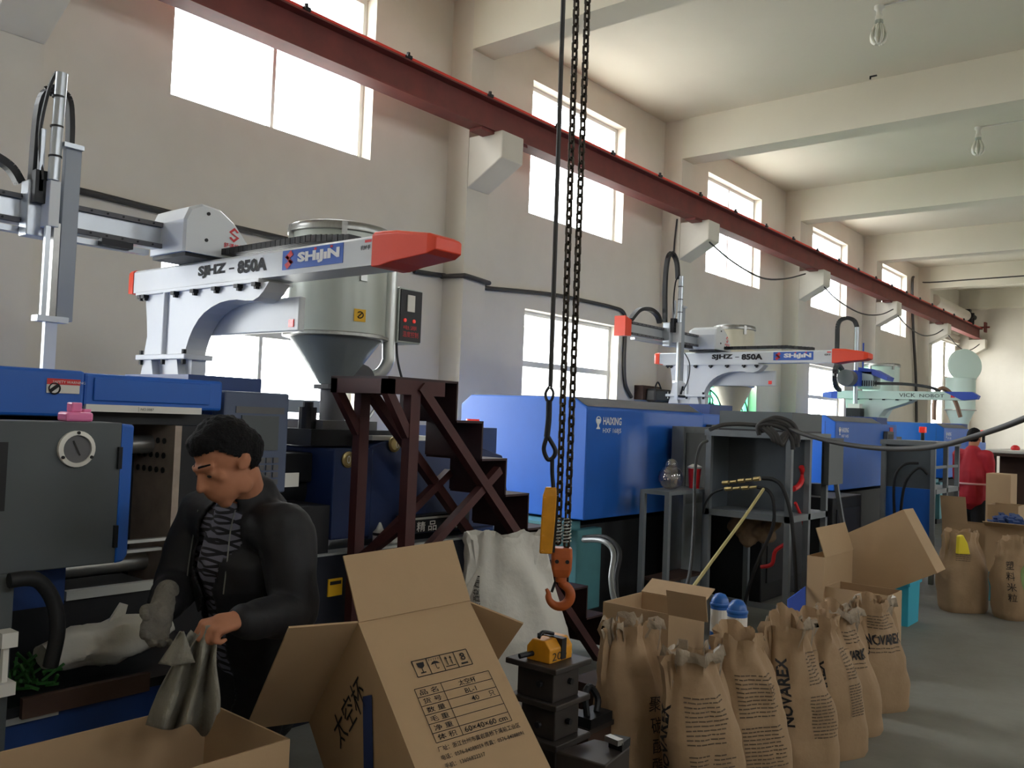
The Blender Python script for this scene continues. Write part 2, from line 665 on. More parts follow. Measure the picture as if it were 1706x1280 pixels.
def window(n, x0, x1, z0, z1, y, label, transom=None, gm=glass_m, sgn=1):
    r = bpy.data.objects.new('window_%d' % n, None)
    COL.objects.link(r)
    r.location = ((x0 + x1) / 2, y, z0)
    ROOTM[r.name] = Matrix.Translation(r.location)
    tag(r, label, 'window', None, 'structure')
    w = 0.05
    ya, yb = y - .03, y + .03
    g = G()
    g.box(x0, x0 + w, ya, yb, z0, z1).box(x1 - w, x1, ya, yb, z0, z1).box(x0 + w, x1 - w, ya, yb, z0, z0 + w).box(x0 + w, x1 - w, ya, yb, z1 - w, z1)
    g.build('frame', white_frame_m, r)
    xm = (x0 + x1) / 2
    zt = transom if transom else z1 - w
    g = G().box(xm - .018, xm + .018, ya, yb, z0 + w, zt)
    g.build('mullion', white_frame_m, r)
    if transom:
        G().box(x0 + w, x1 - w, ya, yb, zt, zt + .07).build('transom', white_frame_m, r)
        G().box(xm - .018, xm + .018, ya, yb, zt + .07, z1 - w).build('mullion', white_frame_m, r)
    for a, b in ((x0 + w, xm - .018), (xm + .018, x1 - w)):
        G().box(a, b, y - .004, y + .004, z0 + w, zt).build('pane', gm, r)
        if transom:
            G().box(a, b, y - .004, y + .004, zt + .07, z1 - w).build('pane', glass_m, r)
    return r


wn = 0
for k in range(-1, 5):
    x0 = WIN_X + k * BAY
    wn += 1
    window(wn, x0, x0 + WIN_W, UP[0], UP[1], WY + .17, 'upper white framed window above the crane rail, %s from the camera' % ORD[k + 1])
    portal('portal_upper', (x0 + WIN_W / 2, WY + .23, (UP[0] + UP[1]) / 2), (-PI / 2, 0, 0), WIN_W, UP[1] - UP[0])
green_win = None
for k in range(-1, 4):
    x0 = WIN_X + k * BAY
    wn += 1
    w = window(wn, x0, x0 + WIN_W, LO[0], LO[1], WY + .17, 'lower white framed window %s, %s from the camera' % ('with green panes and iron scrollwork' if k == 2 else 'behind the machines', ORD[k + 1]),
               transom=2.22, gm=green_glass_m if k == 2 else glass_m)
    portal('portal_lower', (x0 + WIN_W / 2, WY + .23, (LO[0] + LO[1]) / 2), (-PI / 2, 0, 0), WIN_W, LO[1] - LO[0])
    if k == 2:
        green_win = (w, x0)
for k in RWK:
    x0 = WIN_X + k * BAY
    wn += 1
    window(wn, x0, x0 + WIN_W, UP[0], UP[1], WYR - .17, 'added unseen fill light window high in the wall opposite the crane rail, %s from the camera' % ORD[k + 1])
    portal('portal_right', (x0 + WIN_W / 2, WYR - .23, (UP[0] + UP[1]) / 2), (PI / 2, 0, 0), WIN_W, UP[1] - UP[0])
portal('portal_opening', ((DOOR[0] + DOOR[1]) / 2, WY + .23, DOOR[2] / 2), (-PI / 2, 0, 0), DOOR[1] - DOOR[0], DOOR[2])
for _h in FILL_OPENING:
    portal('portal_opening', ((_h[0] + _h[1]) / 2, WYR - .23, _h[3] / 2), (PI / 2, 0, 0), _h[1] - _h[0], _h[3])
# iron scrollwork in the green window
w, gx = green_win
g = G()
for s in (0, 1):
    ax = gx + .06 + s * (WIN_W / 2)
    bw = WIN_W / 2 - .1
    cx = ax + bw / 2
    yy = WY + .12
    for q in range(2):
        z0 = 1.05 + q * .58
        g.tube([(ax, yy, z0), (ax + bw, yy, z0)], .01, 5)
        for sg in (-1, 1):
            g.tube([(cx + sg * bw * .46, yy, z0), (cx + sg * bw * .44, yy, z0 + .26), (cx + sg * bw * .26, yy, z0 + .44), (cx, yy, z0 + .54)], .012, 5, 4)
            g.tube([(cx, yy, z0 + .06), (cx + sg * .16, yy, z0 + .12), (cx + sg * .2, yy, z0 + .25), (cx + sg * .1, yy, z0 + .32), (cx + sg * .05, yy, z0 + .24), (cx + sg * .1, yy, z0 + .19)], .011, 5, 4)
            g.tube([(cx, yy, z0 + .46), (cx + sg * .1, yy, z0 + .38), (cx + sg * .06, yy, z0 + .3), (cx, yy, z0 + .34)], .011, 5, 4)
        g.tube([(cx, yy, z0), (cx, yy, z0 + .55)], .01, 5)
g.build('grille', iron_m, w)

# doorway at the far end of the window wall
d = bpy.data.objects.new('door_1', None)
COL.objects.link(d)
d.location = (DOOR[0], WY, 0)
ROOTM[d.name] = Matrix.Translation(d.location)
tag(d, 'tall open doorway with a rolled up shutter at the far end', 'doorway', None, 'structure')
G().box(DOOR[0], DOOR[0] + .06, WY + .02, WY + .12, 0, DOOR[2]).build('jamb', white_frame_m, d)
G().box(DOOR[1] - .06, DOOR[1], WY + .02, WY + .12, 0, DOOR[2]).build('jamb', white_frame_m, d)
for i in range(2):
    G().box(DOOR[0] + .07 + i * 1.07, DOOR[0] + 1.11 + i * 1.07, WY + .05, WY + .09, .02, 1.3).build('light_blocker', white_frame_m, d)  # added panels closing the doorway low down to cut its light
# roller shutter above it
rs = thing('roller_shutter', 'cream roller shutter with ribbed slats above the far doorway', 'shutter', (27.5, 6.3, 4.3))
G().box(25.62, 29.4, 6.44, 6.49, 4.3, 5.42).build('backplate', wall_m, rs)
for i in range(7):
    z = 4.32 + i * .15
    G().prism([(25.65, 6.44, z), (25.65, 6.38, z + .04), (25.65, 6.38, z + .1), (25.65, 6.44, z + .14)], (3.7, 0, 0)).build('slat', wall_m, rs)
G().cyl((25.65, 6.24, 5.22), (29.3, 6.24, 5.22), .17, n=18).build('barrel', wall_m, rs, smooth=True)
g = G().box(29.3, 29.5, 6.1, 6.4, 4.98, 5.42).cyl((29.4, 6.1, 4.93), (29.4, 6.1, 5.3), .1).cyl((29.3, 6.08, 5.2), (29.75, 6.08, 5.2), .08)
g.build('motor', dark_m, rs)

# buildings across the yard
nb = thing('neighbouring_building', 'white gabled building across the yard seen through the far doorway', 'building', (52, 30, -.12))
G().box(44, 64, 26, 36, -.12, 6.5).build('wall', ext_wall_m, nb)
G().prism([(43.6, 25.5, 6.4), (43.6, 36.5, 6.4), (43.6, 31, 9.6)], (20.8, 0, 0)).build('roof', ext_roof_m, nb)
for i in range(4):
    G().box(46 + i * 4.5, 47.6 + i * 4.5, 25.95, 26.02, 2, 3.8).build('window', ext_roof_m, nb)

# ================================================================ crane rail, bridge, hoist
def lthing(*a, **k):
    """a thing whose parts are built in its own local frame"""
    o = thing(*a, **k)
    ROOTM.pop(o.name)
    return o


def part_copies(parent, proto, mats):
    """copies of one part under its thing; mats are local matrices"""
    for M_ in mats:
        c = proto.copy()
        COL.objects.link(c)
        c.parent = parent
        c.matrix_local = M_


RY0, RY1, RZ0, RZ1 = 5.83, 6.03, 4.52, 4.84
cr = thing('crane_runway_beam', 'long red oxide steel crane runway beam on the wall corbels', 'crane beam', (0, 5.93, RZ0))
ry = (RY0 + RY1) / 2
G().box(WX0 + .05, 29.75, ry - .008, ry + .008, RZ0 + .016, RZ1 - .016).build('web', crane_m, cr)
G().box(WX0 + .05, 29.75, RY0, RY1, RZ0, RZ0 + .016).build('lower_flange', crane_m, cr)
G().box(WX0 + .05, 29.75, RY0, RY1, RZ1 - .016, RZ1).build('upper_flange', crane_m, cr)
G().box(WX0 + .05, 29.85, ry - .08, ry + .03, RZ1, RZ1 + .035).build('rail', crane_red_m, cr, label='bright red rail strip')
clip = G().box(-.03, .03, -.025, .025, 0, .03).cyl((0, 0, .03), (0, 0, .06), .018, n=6).build('rail_clip', dark_m, cr, local=True)
clip.location = (2.0, -.09, RZ1 - RZ0)
part_copies(cr, clip, [Matrix.Translation((2.0 + i * 1.15, -.09, RZ1 - RZ0)) for i in range(1, 24)])
pl = G().box(-.12, .12, -.1, .1, -.001, 0).build('bearing_plate', crane_m, cr, local=True)
for k in range(0, 6):
    x = 6.7 + (k - 1) * BAY
    G().box(x - .2, x + .55, RY0 + .02, RY1 - .02, RZ0 - .03, RZ0).build('joint_plate', crane_m, cr)
bpy.data.objects.remove(pl)
g = G().box(29.6, 29.85, ry - .2, ry - .15, RZ1 - .1, RZ1 + .2).box(29.65, 29.7, ry - .3, ry + .1, RZ1 + .02, RZ1 + .07)
g.build('end_stop', crane_m, cr)
o = G()
o.box(2.45, 2.72, WYR + .35, ry + .12, 4.93, 5.25)
br = one('bridge_girder', o, crane_m, 'red oxide crane bridge girder overhead across the hall, above the picture', 'crane girder', (2.6, 0, 4.93))
cr2 = one('crane_runway_beam', G().box(WX0 + .05, 29.3, WYR + .28, WYR + .48, 4.52, 4.93), crane_m,
          'red oxide crane runway beam along the wall out of the picture', 'crane beam', (0, WYR + .38, 4.52))
for k in range(-1, 6):
    x = 6.7 + k * BAY
    x1 = min(x + .35, WX1)
    if x1 > x:
        p = G().box(x, x1, WYR, WYR + .3, 0, CZ).build('trim_%d' % (k + 81), wall_m, None, kind='structure')
        tag(p, 'cream pilaster on the wall out of the picture, %s from the camera' % ORD[k + 1], 'pilaster')
        c = G().prism([(x, WYR + .3, 4.52), (x, WYR + .76, 4.52), (x, WYR + .76, 4.24), (x, WYR + .3, 3.98)], (x1 - x, 0, 0)).build('trim_%d' % (k + 101), wall_m, None, kind='structure')
        tag(c, 'cream concrete corbel on the wall out of the picture, %s from the camera' % ORD[k + 1], 'corbel')

# festoon cable hung under the rail
for k, (a, b) in enumerate(((11.35, 15.0), (15.95, 20.2), (20.6, 24.6), (25.2, 28.9))):
    g = G().tube([(a, 5.75, 4.2), (a + .8, 5.75, 4.04), (a + (b - a) * .5, 5.75, 3.96), (b - .9, 5.75, 4.08), (b, 5.75, 4.3)], .014, 6, 5)
    one('festoon_cable', g, cable_m, 'dark cable sagging under the crane rail, %s bay from the camera' % ORD[k + 1], 'cable', (a, 5.75, 4.2))

# hoist: two chain falls, hook block, control cable and pendant
HD = 3.4
hA, hB = dep(968, 0, HD), dep(938, 870, HD)        # one fall, from the top of the picture to the hook block
hb = V((hB.x, hB.y, 0))
hoist = lthing('chain_hoist', 'rusty orange hook and block hanging on two dark chain falls', 'hoist', (hb.x, hb.y, 0))
zt = 4.93
vr = V((_r0.x, _r0.y, 0))
LP = .0335


def link_bm():
    g = G()
    r, L = .0115, .0185
    pts = [V((r * math.cos(a), 0, (L if math.sin(a) > 0 else -L) * .55 + r * math.sin(a))) for a in [PI * (i + .5) / 5 for i in range(10)]]
    return g.tube(pts, .0052, 6, closed=True)


lk = link_bm().build('chain_link', chain_m, hoist, local=True, smooth=True)
zb = dep(940, 905, HD).z
ms = []
aa = math.atan2(vr.y, vr.x)
for s, off in ((-1, -.017), (1, .017)):
    n = int((zt - zb) / LP * .98)
    for i in range(n):
        z = zb + i * LP + (0.004 if s > 0 else 0.016)
        lean = off * (1 + (z - zb) * .14)
        ms.append(Matrix.Translation((vr.x * lean, vr.y * lean, z)) @ Matrix.Rotation(aa + (PI / 4 if i % 2 else -PI / 4), 4, 'Z'))
lk.matrix_local = ms[0]
part_copies(hoist, lk, ms[1:])
# springs above the block
for off in (-.017, .017):
    pts = [(vr.x * off + .016 * math.cos(t * 1.3), vr.y * off + .016 * math.sin(t * 1.3), zb - .0 + t * .0026) for t in range(0, 38)]
    G().tube(pts, .003, 5).build('spring', bright_steel_m, hoist, local=True)
z1, z2 = dep(934, 912, HD).z, dep(934, 985 - 25, HD).z
vf = V((_f.x, _f.y, 0)).normalized()


def hl(a, b, z):
    return V((vr.x * a + vf.x * b, vr.y * a + vf.y * b, z))


g = G()
rings = []
for z, w, d in ((z1, .038, .03), (z1 - .035, .04, .034), (z2 + .03, .038, .034), (z2 + .012, .033, .03), (z2, .028, .026)):
    rings.append([hl(w * c, d * s_, z) for c, s_ in ((-.8, -1), (.8, -1), (1, -.8), (1, .8), (.8, 1), (-.8, 1), (-1, .8), (-1, -.8))])
g.loft(rings)
g.build('hook_block', hook_m, hoist, local=True, bevel=.003)
G().cyl(hl(-.02, -.036, z1 - .05), hl(-.02, .036, z1 - .05), .008, n=8).cyl(hl(.02, -.036, z1 - .05), hl(.02, .036, z1 - .05), .008, n=8).build('bolt', dark_m, hoist, local=True)
G().cyl(hl(0, 0, z2 - .02), hl(0, 0, z2), .022, n=14).build('swivel', hook_m, hoist, local=True, smooth=True)
cz = z2 - .072
hk = [hl(0, 0, z2 - .01), hl(.006, 0, z2 - .03)]
for a in (70, 40, 10, -20, -50, -80, -110, -140, -165, -188):
    hk.append(hl(-.004 + .043 * math.cos(math.radians(a)), 0, cz + .0 + .043 * math.sin(math.radians(a))))
hk.append(hl(-.055, 0, cz + .022))


def hr(t):
    return .013 + .007 * math.sin(min(1, t * 1.25) * PI) if t < .85 else .013 * (1 - (t - .85) / .15 * .55)


G().tube(hk, hr, 10, 4).build('hook', hook_m, hoist, local=True, smooth=True)
G().bar(hl(-.018, 0, z2 - .01), hl(-.034, 0, cz + .01), .01, .004, up=vf).build('safety_latch', dark_m, hoist, local=True)

# control cable with pendant switch
pd = thing('pendant_switch', 'yellow hoist pendant control hanging beside the chain falls', 'pendant', dep(910, 925, HD))
PD = HD - .05
pp = lambda x, y: dep(x, y, PD)
top = dep(938.5, 0, PD)
cabl = [V((top.x + (pp(918, 640) - top).x * t, top.y + (pp(918, 640) - top).y * t, 0)) for t in (0, 1)]
b0 = pp(917, 645)
G().tube([V((top.x, top.y, 4.9)), top, b0], .009, 8).build('control_cable', cable_m, pd, smooth=True)
G().tube([pp(915, 645), pp(909, 655), pp(911, 667), pp(918, 668), pp(922, 655), pp(917, 645)], .006, 6, 4).build('upper_eye', rubber_m, pd, smooth=True)
G().tube([pp(915, 668), pp(914, 700), pp(911, 728)], .0115, 8, 4).build('strain_sleeve', rubber_m, pd, smooth=True)
G().tube([pp(911, 728), pp(906, 748), pp(912, 765), pp(921, 763), pp(925, 750), pp(913, 728)], .0085, 8, 5).build('lower_eye', rubber_m, pd, smooth=True)
G().tube([pp(920, 765), pp(920, 790), pp(922, 812)], .008, 8, 3).build('flex', dark_m, pd)
a, b, c_ = pp(908, 815), pp(925, 815), pp(904, 922)
g = G()
ctr = [(pp(918, 812), .02), (pp(916, 826), .026), (pp(913, 870), .026), (pp(909, 922), .024)]
rings = []
for p, w in ctr:
    rings.append([p + vr * (w * cx) + vf * (w * cy) for cx, cy in ((-1, -.8), (1, -.8), (1, .8), (-1, .8))])
g.loft(rings)
g.build('body', yellow_m, pd, bevel=.004)
g = G()
rings = []
for p, w in ((pp(926, 826), .012), (pp(923, 870), .012), (pp(919, 920), .011)):
    rings.append([p + vr * (w * cx) + vf * (.018 * cy) for cx, cy in ((-1, -.8), (1, -.8), (1, .8), (-1, .8))])
g.loft(rings).build('back_cover', dark_m, pd)
for y in (830, 862, 893, 918):
    p = pp(907 - (y - 830) * .04, y)
    G().cyl(p - vf * .012, p - vf * .03, .006, n=8).build('push_button', yellow_m, pd)


# ================================================================ take-out robots
def robot(x, y, z, label, arm_len, car_x, group=None, gripper=False, short=False):
    r = lthing('takeout_robot', label, 'robot', (x, y, z), group=group)
    B = dict(local=True)
    # pedestal
    G().box(-.02, .14, -.03, .455, .085, .112).build('collar', robot_m, r, bevel=.004, **B)
    g = G()
    for yy in (.37, .12):
        g.prism([(.0, yy - .07, .0), (.0, yy + .06, .0), (.0, yy + .035, .085), (.0, yy - .045, .085)], (.1, 0, 0))
    g.box(.04, .12, .0, .42, .0, .085)
    g.build('base', robot_m, r, **B)
    arch = [(.405, .112), (.38, .21), (.395, .31), (.42, .43), (-.68, .43), (-.665, .415), (-.64, .39), (-.605, .365), (-.56, .35), (-.5, .353), (-.43, .362), (-.36, .362), (-.29, .355), (-.22, .337), (-.156, .312), (-.11, .283), (-.065, .24), (-.03, .19), (-.005, .136), (.0, .112)]
    G().prism([(.0, a, b) for a, b in arch], (.115, 0, 0)).build('arch_bracket', robot_m, r, **B)
    G().tube([(-.004, .2, .11), (-.004, .2, .43)], .016, 8).build('rib', robot_m, r, smooth=True, **B)
    G().box(.12, .155, -.75, -.0, .215, .375).build('valve_cabinet', robot_m, r, bevel=.006, **B)
    G().box(.115, .12, -.715, -.68, .235, .27).build('red_switch', red_lamp_m, r, **B)
    # beam
    sec = [(0, .45), (.16, .45), (.16, .56), (.145, .572), (.012, .572), (0, .56)]
    g = G().loft([[V((a, yy, b)) for a, b in sec] for yy in (.56, -1.38)])
    g.build('beam', robot_m, r, **B)
    G().box(-.015, .175, -.62, .5, .43, .45).build('beam_flange', robot_m, r, bevel=.003, **B)
    rings = []
    for yy, s, dz in ((.555, 1.06, 0), (.6, 1.03, 0), (.625, .9, 0), (.635, .6, 0)):
        rings.append([V((.08 + (a - .08) * s, yy, .51 + (b - .51) * s)) for a, b in sec])
    G().loft(rings).build('end_cap', orange_m, r, smooth=True, label='orange rounded cap on the far end of the beam', **B)
    rings = []
    for yy, sx, zb_, zt_ in ((-1.375, 1.12, .442, .585), (-1.42, 1.12, .442, .585), (-1.5, 1.1, .455, .58), (-1.68, 1.02, .47, .552), (-1.72, .9, .485, .535)):
        rings.append([V((.08 + (a - .08) * sx, yy, zb_ + (b - .45) / .122 * (zt_ - zb_))) for a, b in sec])
    G().loft(rings).build('end_cap', orange_m, r, bevel=.004, label='long orange cap on the near end of the beam', **B)
    bolt = G().box(-.03, 0, -.016, .016, .412, .43).box(-.02, 0, -.008, .008, .4, .412).build('bolt', dark_m, r, **B)
    part_copies(r, bolt, [Matrix.Translation((0, q, 0)) for q in (.44, .4, .1, -.08, -.27, -.46)])
    bolt.location = (0, -.6, 0)
    for yy in (.42, .2, .0):
        G().cyl((-.005, yy, .06), (-.005, yy, .135), .012, n=6).build('collar_bolt', dark_m, r, **B)
    # print on the beam
    e = -.002
    text('SJHZ', (e, -.085, .482), (0, -1, 0), (0, 0, 1), ink_m, r, width=.245, height=.064, bold=.0055)
    text('-', (e, -.355, .509), (0, -1, 0), (0, 0, 1), ink_m, r, width=.045, height=.008)
    text('850A', (e, -.425, .482), (0, -1, 0), (0, 0, 1), ink_m, r, width=.235, height=.064, bold=.0055)
    G().box(e, 0, -1.19, -.775, .474, .56).build('logo_plate', logo_blue_m, r, label='blue maker plate', **B)
    e2 = -.004
    text('SHıJıN', (e2, -.885, .488), (0, -1, 0), (0, 0, 1), logo_white_m, r, width=.285, height=.056, bold=.0055)
    g = strips(G(), (e2, 0, 0), (0, -1, 0), (0, 0, 1), [(1.0, 1.016, .545, .555), (1.108, 1.124, .545, .555)])
    flat(g, 'logo_dot', logo_red_m, r)
    g = G()
    for sg in (1, -1):
        g.quadface([(e2, -.825 - sg * .012, .517 + sg * .042), (e2, -.825 + sg * .03, .517 + sg * .012), (e2, -.825 + sg * .006, .517 + sg * .0), (e2, -.825 - sg * .03, .517 + sg * .02)][::sg])
        g.quadface([(e2, -.825 + sg * .03, .517 + sg * .012), (e2, -.825 + sg * .012, .517 + sg * .02), (e2, -.825 - sg * .026, .517 - sg * .01), (e2, -.825 - sg * .03, .517 - sg * .014)][::sg])
    flat(g, 'logo_mark', logo_red_m, r)
    flat(strips(G(), (e, 0, 0), (0, -1, 0), (0, 0, 1), [(1.325, 1.365, .545, .556)]), 'warning_strip', logo_red_m, r)
    text('机械手', (e, -1.3, .515), (0, -1, 0), (0, 0, 1), ink_m, r, width=.06, height=.02, bold=.0015)
    # housing and its red mark
    hp = [(-.15, .59), (-.15, .745), (-.125, .805), (-.06, .835), (.04, .825), (.12, .775), (.2, .69), (.235, .59)]
    rings = [[V((a * (.94 if i in (0, 3) else 1), yy, .59 + (b - .59) * (.95 if i in (0, 3) else 1))) for a, b in hp] for i, yy in enumerate((-.2, -.185, .1, .13))]
    G().loft(rings).build('housing', robot_m, r, **B)
    G().box(-.13, .2, -.18, .12, .572, .592).build('slide_plate', dark_m, r, **B)
    for a, b in ((-.03, .79), (-.035, .66), (.11, .635)):
        G().cyl((a, -.205, b), (a, -.195, b), .009, n=8).build('screw', dark_m, r, **B)
    yq = -.203
    g = G()
    cx, czz, q = .115, .712, .03
    for sg in (1, -1):
        g.quadface([(cx + sg * 0, yq, czz + sg * q * 1.25), (cx - sg * q, yq, czz + sg * q * .35), (cx - sg * q * .45, yq, czz + sg * q * .35), (cx + sg * q * .1, yq, czz + sg * q * .8)])
        g.quadface([(cx + sg * 0, yq, czz + sg * q * 1.25), (cx + sg * q * .9, yq, czz + sg * q * .55), (cx + sg * q * .55, yq, czz + sg * q * .4), (cx + sg * q * .0, yq, czz + sg * q * .85)])
    g.quadface([(cx - q, yq, czz + q * .35), (cx - q * .5, yq, czz + q * .35), (cx + q, yq, czz - q * .35), (cx + q * .5, yq, czz - q * .35)])
    flat(g, 'logo_mark', logo_red_m, r)
    text('舒谨机械', (.06, yq, .642), (1, 0, 0), (0, 0, 1), logo_red_m, r, width=.115, height=.026, bold=.0015)
    # cable chain on the beam
    g = G()
    for i in range(26):
        yy = -.2 - i * .037
        zz = .575 + .028 * min(1, max(0, (26 - i) / 8))
        g.box(.05, .12, yy - .033, yy, zz, zz + .03)
    g.build('beam_cable_chain', black_m, r, **B)
    # cross arm towards the mould
    G().box(-arm_len, -.12, .02, .1, .62, .745).build('arm', alu_m, r, bevel=.004, **B)
    for zz in (.618, .722):
        G().box(-arm_len, -.14, .0, .02, zz, zz + .022).build('arm_rail', dust_top_m, r, **B)
    scr = G().cyl((-.2, .0, .733), (-.2, -.004, .733), .005, n=6).build('rail_screw', dark_m, r, **B)
    part_copies(r, scr, [Matrix.Translation((-i * .075, 0, dz)) for i in range(0, int(arm_len / .085)) for dz in (0, -.104) if (i, dz) != (0, 0)])
    G().box(-arm_len + .1, -.2, .03, .08, .58, .605).build('air_rail', alu_m, r, **B)
    G().box(-.45, -.3, -.01, .03, .585, .615).build('air_valve', dark_m, r, **B)
    rings = []
    for xx, s in ((-arm_len, 1.1), (-arm_len - .06, 1.2), (-arm_len - .13, 1.35)):
        rings.append([V((xx, .06 + a * .045 * s, .682 + b * .07 * s + (s - 1.1) * .04)) for a, b in ((-1, -1), (1, -1), (1, 1), (-1, 1))])
    G().loft(rings).build('end_cap', orange_m, r, label='orange flared cap on the end of the cross arm', **B)
    # carriage and vertical axis
    cx = car_x
    G().box(cx - .1, cx + .05, -.06, .02, .56, .8).build('carriage', alu_m, r, bevel=.004, **B)
    G().box(cx - .09, cx - .02, -.1, -.06, .7, .84).build('valve_block', dark_m, r, **B)
    G().box(cx - .045, cx + .0, -.14, -.06, .6, .8).build('slide_block', robot_m, r, bevel=.003, **B)
    G().box(cx + .015, cx + .085, -.13, -.1, .2, .96).build('vertical_profile', robot_grey_m, r, bevel=.003, **B)
    G().box(cx + .0, cx + .085, -.15, -.09, .955, .975).build('top_plate', alu_m, r, **B)
    G().cyl((cx - .03, -.13, .8), (cx - .02, -.13, 1.27), .024, n=14).build('vertical_tube', alu_m, r, smooth=True, **B)
    for zz in (.9, 1.03, 1.16):
        G().cyl((cx - .028, -.13, zz), (cx - .028, -.13, zz + .008), .027, n=12).build('clamp_band', black_m, r, **B)
    G().box(cx - .05, cx - .03, -.135, -.115, .2, .6).build('guide_rod', alu_m, r, **B)
    G().box(cx - .015, cx + .012, -.13, -.1, .2, .62).build('rack_rod', steel_m, r, **B)
    G().box(cx - .07, cx + .06, -.15, -.09, .19, .215).build('bottom_plate', alu_m, r, **B)
    G().box(cx - .03, cx + .02, -.135, -.105, -.02 if not gripper else .1, .2).build('wrist_rod', robot_m, r, **B)
    G().tube([(cx - .06, -.1, .8), (cx - .075, -.08, 1.0), (cx - .05, -.08, 1.2), (cx - .03, -.1, 1.28)], .008, 6, 4).build('air_hose', black_m, r, **B)
    G().box(cx - .075, cx - .058, -.1, -.07, .75, 1.02).build('chain_guide', alu_m, r, **B)
    if not short:
        g = G()
        pts = spline([V((cx + .06, -.06, .95)), V((cx + .06, -.05, 1.1)), V((cx + .05, -.03, 1.2)), V((cx + .0, -.0, 1.23)), V((cx - .05, .01, 1.15)), V((cx - .06, .01, .8))], 5)
        for a, b in zip(pts, pts[1:]):
            g.bar(a, b + (b - a) * .05, .05, .022, up=(1, 0, .3))
        g.build('vertical_cable_chain', black_m, r, **B)
    else:
        g = G()
        pts = spline([V((cx + .0, -.08, 1.25)), V((cx + .0, -.06, 1.42)), V((cx - .06, -.04, 1.5)), V((cx - .13, -.03, 1.44)), V((cx - .15, -.02, 1.2)), V((cx - .13, -.02, .8))], 6)
        for a, b in zip(pts, pts[1:]):
            g.bar(a, b + (b - a) * .05, .04, .035, up=(1, 0, .3))
        g.build('vertical_cable_chain', black_m, r, **B)
    g = G()
    pts = spline([V((cx - .09, .06, .8)), V((cx - .15, .06, .87)), V((cx - .3, .06, .91)), V((cx - .5, .06, .88)), V((max(cx - .65, -arm_len + .02), .06, .77))], 6)
    for a, b in zip(pts, pts[1:]):
        g.bar(a, b + (b - a) * .05, .05, .035)
    g.build('arm_cable_chain', black_m, r, **B)
    if gripper:
        G().box(cx - .09, cx + .07, -.16, -.13, .03, .2).build('gripper_plate', robot_m, r, **B)
        g = G().cyl((cx - .07, -.17, .06), (cx + .05, -.17, .06), .012, n=8).cyl((cx - .03, -.17, .08), (cx - .03, -.19, .16), .01, n=8)
        g.build('gripper_jaw', dark_m, r, **B)
        G().tube([(cx + .04, -.16, .5), (cx + .13, -.17, .4), (cx + .12, -.17, .25), (cx + .02, -.17, .12)], .006, 6, 5).build('air_hose', black_m, r, **B)
    return r


robot(2.35, 4.05, 1.74, 'white robot on orange capped beam over the nearest machine', 1.35, -.70, 'white takeout robots')
robot(8.65, 4.40, 1.81, 'white robot with orange caps over the second machine, hidden in part by hoist chains', 1.5, -.79, 'white takeout robots', gripper=True, short=True)

# third robot: mint and white with navy ends
rb = thing('takeout_robot', 'mint green and white robot with navy blue ends over the third machine', 'robot', (14.4, 4.5, 1.8))
X = 14.4
ya, yb = on(1620, 655, 0, X).y, on(1395, 655, 0, X).y
zb_, zt_ = 2.11, 2.235
g = G().prism([(X, yb, zb_), (X, ya + .14, zb_), (X, ya + .4, zt_), (X, yb, zt_)], (.16, 0, 0))
g.build('beam', mint_m, rb)
G().prism([(X - .005, ya + .145, zb_), (X - .005, ya - .06, zb_ + .02), (X - .005, ya - .08, zb_ + .07), (X - .005, ya + .0, zt_), (X - .005, ya + .39, zt_)], (.17, 0, 0)).build('end_cap', nav_blue_m, rb)
G().loft([[V((X + .08 + a * .08 * s, yy, 2.165 + b * .06 * s)) for a, b in ((-1, -1), (1, -1), (1, 1), (-1, 1))] for yy, s in ((yb - .02, 1.0), (yb + .1, .95), (yb + .25, .6))]).build('end_cap', nav_blue_m, rb)
yq = lambda px: on(px, 655, 0, X - .002).y
text('VICK', (X - .003, yq(1498), 2.145), (0, -1, 0), (0, 0, 1), ink_m, rb, width=yq(1498) - yq(1525), height=.06)
text('NOBOT', (X - .003, yq(1532), 2.145), (0, -1, 0), (0, 0, 1), ink_m, rb, width=yq(1532) - yq(1573), height=.05)
flat(strips(G(), (X - .003, 0, 2.145), (0, -1, 0), (0, 0, 1), [(-yq(1584), -yq(1591), 0, .04)]), 'warning_strip', logo_red_m, rb)
yy0, yy1 = on(1412, 690, 0, X).y, on(1520, 680, 0, X).y
G().prism([(X + .02, yy0, 1.52), (X + .02, yy0 + .05, zb_), (X + .02, yy1 - .0, zb_), (X + .02, yy1 + .08, 2.06), (X + .02, 4.2, 1.94), (X + .02, 4.28, 1.84), (X + .02, 4.3, 1.52)], (.3, 0, 0)).build('arch_bracket', mint_m, rb, bevel=.01)
for i in range(5):
    yc = yy0 - .15 - i * .2
    G().box(X, X + .02, yc - .02, yc + .02, zb_ - .02, zb_).build('bolt', dark_m, rb)
yc, yd = on(1455, 630, 0, X).y, on(1424, 630, 0, X).y
G().box(X + .0, X + .4, yc, yd, 2.27, 2.57).build('housing', mint_m, rb, bevel=.03)
G().box(X - .25, X - .0, yd - .12, yd + .12, 2.3, 2.55).build('drive_head', nav_blue_m, rb, bevel=.02)
G().prism([(X + .0, yd, 2.54), (X + .0, yc + .05, 2.5), (X + .0, yc - .2, 2.4), (X + .0, yc - .22, 2.46), (X + .0, yc, 2.58), (X + .0, yd, 2.62)], (.35, 0, 0)).build('cowl', nav_blue_m, rb)
g = G()
for i in range(9):
    g.box(X - .006, X + .0, yd - .06 - i * .035, yd - .045 - i * .035, 2.31, 2.4)
g.build('vent_slot', dark_m, rb)
G().cyl((X - .45, yd + .0, 2.42), (X - .25, yd + .0, 2.42), .13, n=16).build('motor_drum', dust_top_m, rb, smooth=True)
g = G()
